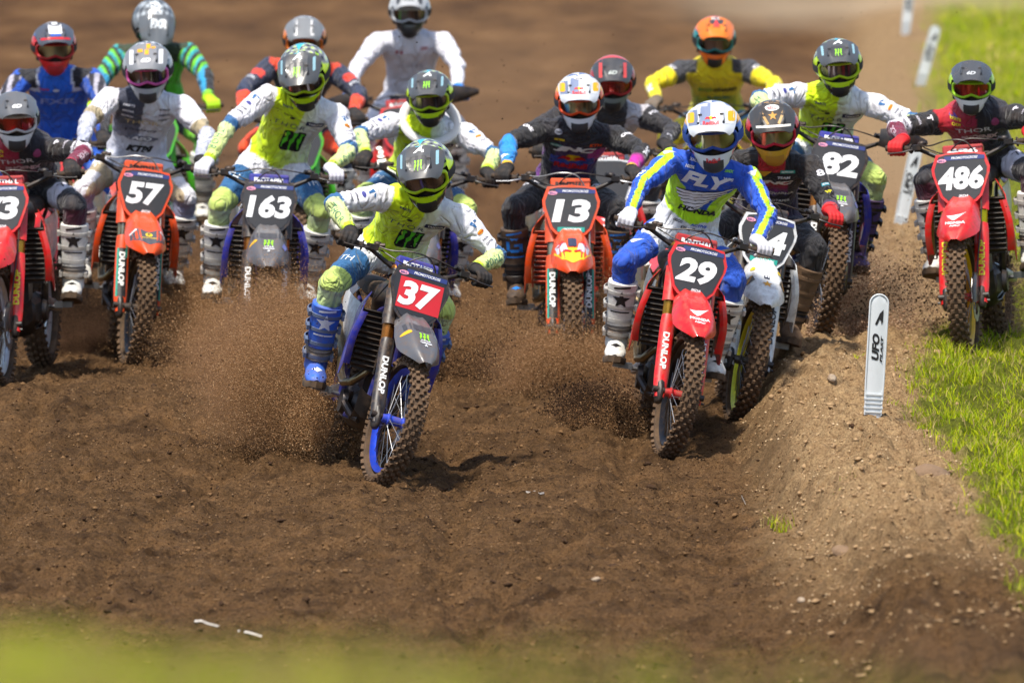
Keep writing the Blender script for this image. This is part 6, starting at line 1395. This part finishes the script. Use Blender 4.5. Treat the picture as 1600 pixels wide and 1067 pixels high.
PACK = [
 dict(YAM, **STAR, c=(590, 757), yaw=11, roll=14, steer=7, h=(665, 272), hp=27, hr=9, hy=-4, back=.38, num='37', redbox=True, rim='#1444c8', hub='#1444c8', vox=.0085, label='blue motocross bike with red backed plate 37, leading the pack', rlabel='helmeted rider in lime and white jersey and blue boots on bike 37', hose=False, elbu=.1),
 dict(HON, **FLYK, c=(1040, 714), yaw=4, roll=9.5, steer=7, h=(1114, 212), hp=18, hr=3, hy=-2, num='29', rim='#1b1c20', hub='#b81420', vox=.0085, label='red motocross bike with grey plate 29, kicking up dark clods', rlabel='rider in blue and lime jersey and white gloves on bike 29'),
 dict(K24, plastic='#dfe2e4', fender='#e2e5e6', guard='#dfe2e2', gtext='#26282c', gstripe='#17988a', shroud='#d8dcde', cheek='#1b1c20', border='#dadde0', upper='#a89c84', pad='#1b1c20', padtext='', pbg='#2b2e33', c=(1150, 660), elbu=-.45, elbo=.30, yaw=1, roll=9, steer=7, h=(1207, 206), hp=22, hr=4, hy=2, hipy=.05, num='24', pfoot='MOTOREX', rim='#d8d020', hub='#303236', label='white motocross bike with partly hidden plate 24 behind bike 29', rlabel='rider in black jersey with red gloves and brown muddy boots', frame='#d8dadc', fprint=[(mv(rect(.026, .030, .006), 0, .02), '#1b2440'), (mv(star5(.024), 0, -.035), '#d8981c'), (mv(rect(.03, .045), -.075, .0, 15), '#5a5448'), (mv(rect(.03, .045), .075, 0, -15), '#5a5448'), (mv(oval(.02, .03), -.06, .08), '#e0c01c'), (mv(oval(.02, .03), .06, .08), '#e0c01c'), (mv(text_wh('H', .016, .018, bold=.04), 0, .02), '#e8eaec'), (mv(text_wh('REKLUSE', .04, .009, bold=.03), -.075, .0, 70), '#e8a01c'), (mv(text_wh('REKLUSE', .04, .009, bold=.03), .075, .0, -70), '#e8a01c')]),
 dict(KTM, **K13, c=(890, 606), yaw=2, roll=1, steer=0, elbo=.95, elbu=.35, h=(905, 160), hp=20, hr=1, hy=0, num='13', pfoot='MOTOREX', hose=True, bright_levers=True, louvre='#c83c08', label='orange motocross bike with grey plate 13, front wheel in flying dirt', rlabel='rider in black and purple jersey with one blue forearm on bike 13', fprint=[(mv(shape([(-.09, .0), (.09, .0), (.05, -.09), (0, -.12), (-.05, -.09)]), 0, 0), '#e8b818'), (mv(rect(.05, .07), -.05, .0, 8), '#b8bccc'), (mv(rect(.05, .07), .05, .0, -8), '#b8bccc'), (mv(rect(.04, .08, .01), 0, .05), '#28304c'), (mv(bull(.10)[1][0], 0, -.03), '#d01820'), (mv(text_wh('RedBull', .05, .016, bold=.03), -.055, .03, 65), '#c01824'), (mv(text_wh('RedBull', .05, .016, bold=.03), .055, .03, -65), '#c01824')]),
 dict(KTM, **K57, c=(205, 572), yaw=5, roll=4.5, steer=6, h=(231, 112), hp=20, hr=2, hy=0, num='57', hose=True, label='orange motocross bike with plate 57 and a black lettered front fender', rlabel='rider in grey and white jersey with yellow marked helmet on bike 57', fprint=[(mv(shape([(-.10, .02), (-.04, .0), (0, -.02), (.04, 0), (.10, .02), (.10, -.03), (.04, -.10), (0, -.12), (-.04, -.10), (-.10, -.03)]), 0, 0), '#4a4c54'), (mv(oval(.034, .030), 0, -.045), '#e8c01c'), (mv(text_wh('P', .014, .018, bold=.04), 0, -.045), '#26282c'), (mv(text_wh('pirelli', .07, .010, bold=.02), 0, -.07), '#e8c01c'), (mv(rect(.03, .012), -.07, -.01, 20), '#d4d6da'), (mv(rect(.03, .012), .07, -.01, -20), '#d4d6da')]),
 dict(YAM, **dict(STAR, glovem=gw), c=(408, 597), yaw=3, roll=3, steer=0, h=(475, 118), hp=34, hr=9, hy=-4, back=.42, num='163', label='blue and black motocross bike with plate 163, front wheel buried in spray', rlabel='rider in lime and white jersey with white gloves on bike 163'),
 dict(YAM, **STAR, c=(630, 588), yaw=4, roll=8, steer=0, h=(672, 154), hp=18, hr=4, hy=-3, num='', brace='#dcdcd8', label='motocross bike mostly hidden behind the rider of bike 37', rlabel='rider with white neck brace right behind the rider of bike 37'),
 dict(YAM, **dict(STAR, glovem=gw, bootm=pb), c=(1279, 530), yaw=4, roll=8, steer=2, h=(1309, 106), hp=16, hr=4, hy=2, num='82', shields='L', pitch=3, label='blue and black motocross bike with plate 82 and a black hand shield', rlabel='rider in lime and white jersey and purple boots on bike 82'),
 dict(HON, **K486, c=(1513, 560), yaw=-9, roll=-4, steer=-1, h=(1518, 138), hp=13, hr=0, hy=-3, num='486', padtext='486', rim='#d8a010', hub='#b81420', upper='#c8b41c', gtext='#e0d020', label='red motocross bike with plate 486 riding on the berm beside the grass', rlabel='rider in black and maroon jersey with red gloves on bike 486'),
 dict(HON, **K73, c=(0, 603), yaw=-7, roll=-2, steer=-1, h=(22, 190), hp=14, hr=2, hy=8, num='73', rim='#c8ccd0', gtext='#e0d020', label='red motocross bike cut by the left edge, white 3 on its plate', rlabel='rider in black and maroon jersey with matt grey helmet at the left edge'),
 dict(HON, **KH, c=(52, 532), yaw=-7, roll=-1, steer=0, h=(84, 77), hp=14, hr=1, hy=6, num='', rim='#c8ccd0', vox=.011, label='red motocross bike without visible number behind the left edge bike', rlabel='rider in blue jersey with red, white and blue helmet'),
 dict(KI, plastic='#3cb41c', c=(246, 462), yaw=0, roll=-2, h=(240, 42), hp=50, hr=-4, hy=8, vox=.012, num='', label='green motocross bike low between bikes 57 and 163', rlabel='rider with bowed grey helmet, green and teal sleeves and lime gloves'),
 dict(KJ, plastic='#3cb41c', c=(462, 482), yaw=2, roll=1, h=(476, 66), hp=18, hr=0, hy=0, vox=.012, num='', label='green motocross bike hidden behind the rider of bike 163', rlabel='rider in navy jersey with orange forearms behind the rider of bike 163'),
 dict(HON, **KK, c=(645, 440), yaw=-2, roll=-4, h=(640, 22), hp=12, hr=0, hy=0, vox=.012, num='', shields='LR', label='farthest motocross bike with two black hand shields', rlabel='rider all in white with bright blue gloves'),
 dict(HON, **KL, c=(952, 552), yaw=3, roll=0, h=(957, 130), hp=20, hr=0, hy=0, vox=.011, num='', border='#c8ccd0', label='red and white motocross bike hidden behind bike 13', rlabel='rider with red striped grey helmet and black sleeves behind bike 13'),
 dict(KM, plastic='#e6d200', c=(1108, 462), yaw=-3, roll=0, h=(1116, 66), hp=16, hr=-2, hy=2, vox=.011, num='', label='yellow motocross bike mostly hidden behind the rider of bike 29', rlabel='rider in yellow and black jersey with orange helmet'),
]
for i, s_ in enumerate(PACK):
    if s_['bootm'] is wb: s_.setdefault('strapm', ws_); s_.setdefault('flexm', wf_)
    s_.setdefault('hs', {'486': .99, '13': 1.07, '82': 1.06, '29': 1.22, '37': 1.15, '57': 1.13, '163': 1.15, '24': 1.12, '73': 1.10}.get(s_.get('num'), 1.05))
    s_.setdefault('flexm', mat('black_plastic', '#15161a', .42)) if i else None
    if i == 0: s_.update(bootm=bb, strapm=mat('buckle_grey', '#5a6a86', .4, dust=.15), blogoc='#d8dce4', toem=bb)
    root, Mw, Mf = build_bike(s_)
    build_rider(s_, Mw, Mf)

# ================================================================== ROOST AND DUST
gm1 = grain_mat('flying_soil', [(0, (.10, .05, .02)), (.5, (.28, .15, .065)), (.85, (.42, .24, .12)), (1, (.6, .40, .22))])
gm2 = grain_mat('flying_dark_soil', [(0, (.010, .006, .004)), (.6, (.035, .019, .011)), (1, (.10, .055, .03))])
gm3 = grain_mat('flying_tan_soil', [(0, (.16, .09, .05)), (.5, (.36, .22, .13)), (1, (.55, .38, .25))])
def spray(px, py, dy, sx, sy, n, r0, r1, m, lab, ang=0, sk=0, seed=0, depth=.25, tail=3.0, foot=None):
    """a cloud of grains centred where the ray of (px, py) meets depth dy; sx, sy in pixels of the photograph"""
    n = int(n * (5.0 if n > 8000 else 1)); r = np.random.default_rng(seed + int(px)); s = 17778 / (dy - CAMY); C = at_y(px, py, dy); a = r.normal(0, 1, n); b = r.normal(0, 1, n)
    if foot: b = np.where(b < 0, b * foot, b)
    X = (a * sx * math.cos(R(ang)) - b * sy * math.sin(R(ang))) / s; Zz = (a * sx * math.sin(R(ang)) + b * sy * math.cos(R(ang))) / s
    Yv = r.normal(0, depth, n); P = np.stack([C.x + X, C.y + Yv, C.z + Zz], -1)
    # filaments: pull grains towards a few streaks
    k = r.integers(0, 26, n); cx = r.normal(0, 1, (26, 3)) * np.array([sx / s, depth, sy / s]) * 1.1; w_ = r.random(n)[:, None] ** 1.5 * .65; P = P * (1 - w_) + (np.array([C.x, C.y, C.z]) + cx[k] + r.normal(0, .05, (n, 3))) * w_
    hgt = height0(P[:, 0], P[:, 1]); P = P[P[:, 2] > hgt + .004]; rad = r0 * .62 * (r1 * .8 / r0) ** (r.random(len(P)) ** (tail + .6))
    return points_obj('flying_dirt', P, rad, m, lab)
def yof(px, py): return ground_hit(px, py).y
y37, y29, y13, y57, y163, y24, y82, y486 = yof(590, 757), yof(1040, 714), yof(890, 606), yof(205, 572), yof(408, 597), yof(1152, 660), yof(1272, 528), yof(1513, 560)
spray(455, 600, y37 + 1.9, 75, 62, 60000, .0012, .0055, gm1, 'brown plume of fine dirt thrown up left of bike 37', 20, seed=1, depth=.35)
spray(520, 655, y37 + 1.6, 38, 30, 26000, .0014, .008, gm1, 'dense spray of dirt behind the rear wheel of bike 37', 10, seed=2)
spray(560, 560, y37 + 2.1, 60, 80, 14000, .0012, .005, gm1, 'thin dirt haze behind bike 37', 0, seed=3)
spray(410, 545, y163 - .35, 80, 42, 52000, .0012, .006, gm1, 'spray of dirt hiding the front wheel of bike 163', 0, seed=4, depth=.15)
spray(425, 480, y163 - .30, 50, 34, 9000, .0012, .005, gm1, 'sparse grains in front of bike 163', 0, seed=5, depth=.15)
spray(300, 500, y57 + .8, 40, 48, 16000, .0012, .006, gm1, 'dirt thrown up right of bike 57', 0, seed=6)
spray(120, 500, y57 + 1.7, 55, 40, 16000, .0014, .007, gm2, 'dark dirt thrown up behind bike 57', 0, seed=7)
spray(885, 585, y13 - .35, 60, 38, 42000, .0012, .006, gm1, 'spray of dirt hiding the front wheel of bike 13', 0, seed=8, depth=.15)
spray(800, 590, y13 + 1.2, 55, 34, 15000, .0014, .008, gm2, 'dark dirt thrown up left of bike 13', 10, seed=9)
spray(735, 560, y13 + 1.4, 60, 60, 14000, .0012, .006, gm1, 'brown dirt plume between bikes 37 and 13', 0, seed=10)
spray(945, 520, y13 + .5, 40, 60, 16000, .0012, .005, gm1, 'dirt drifting right of bike 13', 0, seed=11)
spray(935, 640, y29 + 1.5, 38, 20, 9000, .0016, .011, gm2, 'dark clods flying off the rear wheel of bike 29', -8, seed=12)
spray(960, 660, y29 + 1.4, 45, 24, 16000, .0012, .006, gm1, 'brown spray behind bike 29', -5, seed=13)
spray(1345, 500, y24 + 4.5, 70, 60, 26000, .0014, .006, gm3, 'tan spray of dirt between bikes 24 and 486', -15, seed=14, depth=.5)
spray(1420, 450, y24 + 5.0, 34, 50, 2600, .002, .014, gm2, 'dark clods flying right of bike 82', 20, seed=15, depth=.5, tail=4)
spray(1310, 400, y82 + 2.2, 40, 80, 12000, .0014, .006, gm3, 'tan dirt column behind bike 82', 0, seed=16)
spray(1560, 480, y486 + 1.8, 28, 50, 9000, .0014, .007, gm3, 'dirt thrown up behind bike 486', 0, seed=17)
spray(800, 250, 9, 480, 170, 800, .003, .009, gm2, 'single dark specks flying above the pack', 0, seed=18, depth=4, tail=2)
spray(640, 560, y37 + 1.2, 170, 60, 1600, .002, .010, gm2, 'larger dark crumbs flying around bike 37', 0, seed=19, depth=.8, tail=3)

def jets(px, py, dy, n, per, ang, spread, reach, m, lab, sd, r0=.0012, r1=.008):
    """ballistic streams of soil leaving a tyre: ang is the mean direction in degrees, 90 = up, 180 = picture left"""
    per = int(per * 2.2); r = np.random.default_rng(sd); C = at_y(px, py, dy); P = []
    for k in range(n):
        a = R(r.normal(ang, spread)); v = r.uniform(.55, 1.0) * reach * 2.2; t = r.random(per) ** .8 * r.uniform(.25, .5); back = r.uniform(.3, 1.6); w_ = .012 + .10 * t[:, None]
        base = np.stack([math.cos(a) * v * t, back * t * 2, math.sin(a) * v * t - 4.9 * t * t * .8], -1); P.append(base + r.normal(0, 1, (per, 3)) * w_ + r.normal(0, .04, 3))
    P = np.concatenate(P) + np.array(C); P = P[P[:, 2] > height0(P[:, 0], P[:, 1]) + .004]; rad = r0 * .62 * (r1 * .8 / r0) ** (r.random(len(P)) ** 5.5); return points_obj('flying_dirt', P, rad, m, lab)
jets(540, 690, y37 + 1.55, 26, 1100, 145, 24, 1.0, gm1, 'streams of soil thrown left by the rear tyre of bike 37', 101)
jets(545, 695, y37 + 1.55, 14, 500, 140, 26, .8, gm2, 'dark streams of soil at the rear tyre of bike 37', 102, r1=.012)
jets(985, 668, y29 + 1.55, 24, 700, 158, 16, .75, gm2, 'dark streams of soil flung left by the rear tyre of bike 29', 103, r1=.014)
jets(985, 668, y29 + 1.6, 16, 900, 150, 22, .8, gm1, 'brown streams of soil behind the rear tyre of bike 29', 104)
jets(862, 590, y13 + 1.5, 24, 900, 150, 22, .9, gm2, 'dark streams of soil left of bike 13', 105, r1=.012)
jets(1255, 560, y24 + 2.0, 30, 900, 42, 20, 1.5, gm3, 'tan streams of soil rising right of bike 24', 106, r1=.012)
jets(1290, 540, y24 + 2.6, 14, 400, 35, 18, 1.5, gm2, 'dark streams of soil rising right of bike 82', 107, r1=.014)
jets(175, 540, y57 + 1.5, 16, 700, 150, 25, .8, gm2, 'dark streams of soil left of bike 57', 108)
jets(360, 570, y163 + 1.4, 20, 800, 150, 25, .8, gm1, 'streams of soil left of bike 163', 109)
jets(1545, 545, y486 + 1.5, 14, 600, 50, 25, .7, gm3, 'soil thrown up by the rear tyre of bike 486', 110)
def puff(px, py, Y0, wpx, hpx, dep, dens, lab, col=(.66, .46, .28), sd=0, ang=0):
    """a soft mass of airborne dust: overlapping closed blobs of even density"""
    s = 17778 / (Y0 - CAMY); C = at_y(px, py, Y0); r = random.Random(sd); mb = MB(); 
    m = bpy.data.materials.new('dust_air'); m.use_nodes = True; nt = m.node_tree; nt.nodes.clear(); pv = nt.nodes.new('ShaderNodeVolumePrincipled'); out = nt.nodes.new('ShaderNodeOutputMaterial'); nt.links.new(pv.outputs[0], out.inputs['Volume'])
    pv.inputs['Color'].default_value = (*col, 1); pv.inputs['Density'].default_value = dens; pv.inputs['Anisotropy'].default_value = .1
    tcn = node(nt, 'ShaderNodeTexCoord'); mpn = node(nt, 'ShaderNodeMapping', vector_type='POINT'); mpn.inputs['Scale'].default_value = (s / wpx, 1 / dep, s / hpx); nt.links.new(tcn.outputs['Object'], mpn.inputs[0]); ln = node(nt, 'ShaderNodeVectorMath', operation='LENGTH'); nt.links.new(mpn.outputs[0], ln.inputs[0])
    nn = node(nt, 'ShaderNodeTexNoise'); nn.inputs['Scale'].default_value = 2.2; nn.inputs['Detail'].default_value = 3; nt.links.new(mpn.outputs[0], nn.inputs['Vector'])
    fa = node(nt, 'ShaderNodeMapRange', interpolation_type='SMOOTHSTEP'); fa.inputs[1].default_value = 1.0; fa.inputs[2].default_value = .1; nt.links.new(ln.outputs['Value'], fa.inputs[0])
    fb = node(nt, 'ShaderNodeMapRange'); fb.inputs[1].default_value = .38; fb.inputs[2].default_value = .62; fb.inputs[3].default_value = .25; fb.inputs[4].default_value = 1.75; nt.links.new(nn.outputs['Fac'], fb.inputs[0])
    m1 = node(nt, 'ShaderNodeMath', operation='MULTIPLY'); nt.links.new(fa.outputs[0], m1.inputs[0]); nt.links.new(fb.outputs[0], m1.inputs[1]); m2 = node(nt, 'ShaderNodeMath', operation='MULTIPLY'); m2.inputs[1].default_value = dens * 2.2; nt.links.new(m1.outputs[0], m2.inputs[0]); nt.links.new(m2.outputs[0], pv.inputs['Density'])
    mb.ball((0, 0, 0), (wpx / s, dep, hpx / s), 20, 14); me = mb.mesh('dust_cloud'); c = coords(me).astype(float); c *= (1 + .0 * fbm(c[:, 0] * 1.5 + sd, c[:, 2] * 1.5 + c[:, 1] * .7, 3, sd))[:, None]; me.vertices.foreach_set('co', c.astype(np.float32).ravel())
    o = link('dust_cloud', me, None, m); o.location = C; o.rotation_euler = (0, -R(ang), 0); tag(o, lab, kind='stuff')
puff(1400, 330, 17, 210, 260, 2.0, .30, 'pale tan dust hanging behind bikes 82 and 486', sd=1)
puff(1450, 470, 13.5, 190, 100, 1.2, .50, 'tan dust drifting low past bike 486', sd=2)
puff(1330, 0, 48, 420, 60, 4.0, .16, 'pale dust band far behind the riders at the top', (.80, .64, .44), sd=3)
puff(455, 585, y37 + 2.2, 210, 150, .6, 1.6, 'brown dust hanging left of bike 37', (.42, .25, .15), sd=4)
puff(410, 545, y163 - .1, 150, 90, .45, 1.8, 'brown dust around the front wheel of bike 163', (.42, .25, .15), sd=5)
puff(880, 575, y13 - .1, 150, 80, .45, 1.8, 'brown dust around the front wheel of bike 13', (.42, .25, .15), sd=6)
puff(960, 640, y29 + 1.7, 110, 60, .45, 2.0, 'brown dust behind the rear tyre of bike 29', (.30, .17, .10), sd=8)
puff(1340, 480, y24 + 3.6, 130, 130, .8, .8, 'tan dust rising between bikes 24 and 486', (.60, .42, .26), sd=9)
puff(130, 520, y57 + 1.6, 150, 60, .6, 1.2, 'brown dust low behind bikes 57 and 73', (.30, .17, .10), sd=10)
puff(700, 180, 26, 900, 330, 4.0, .02, 'thin dust in the air behind the pack', (.70, .46, .27), sd=7)
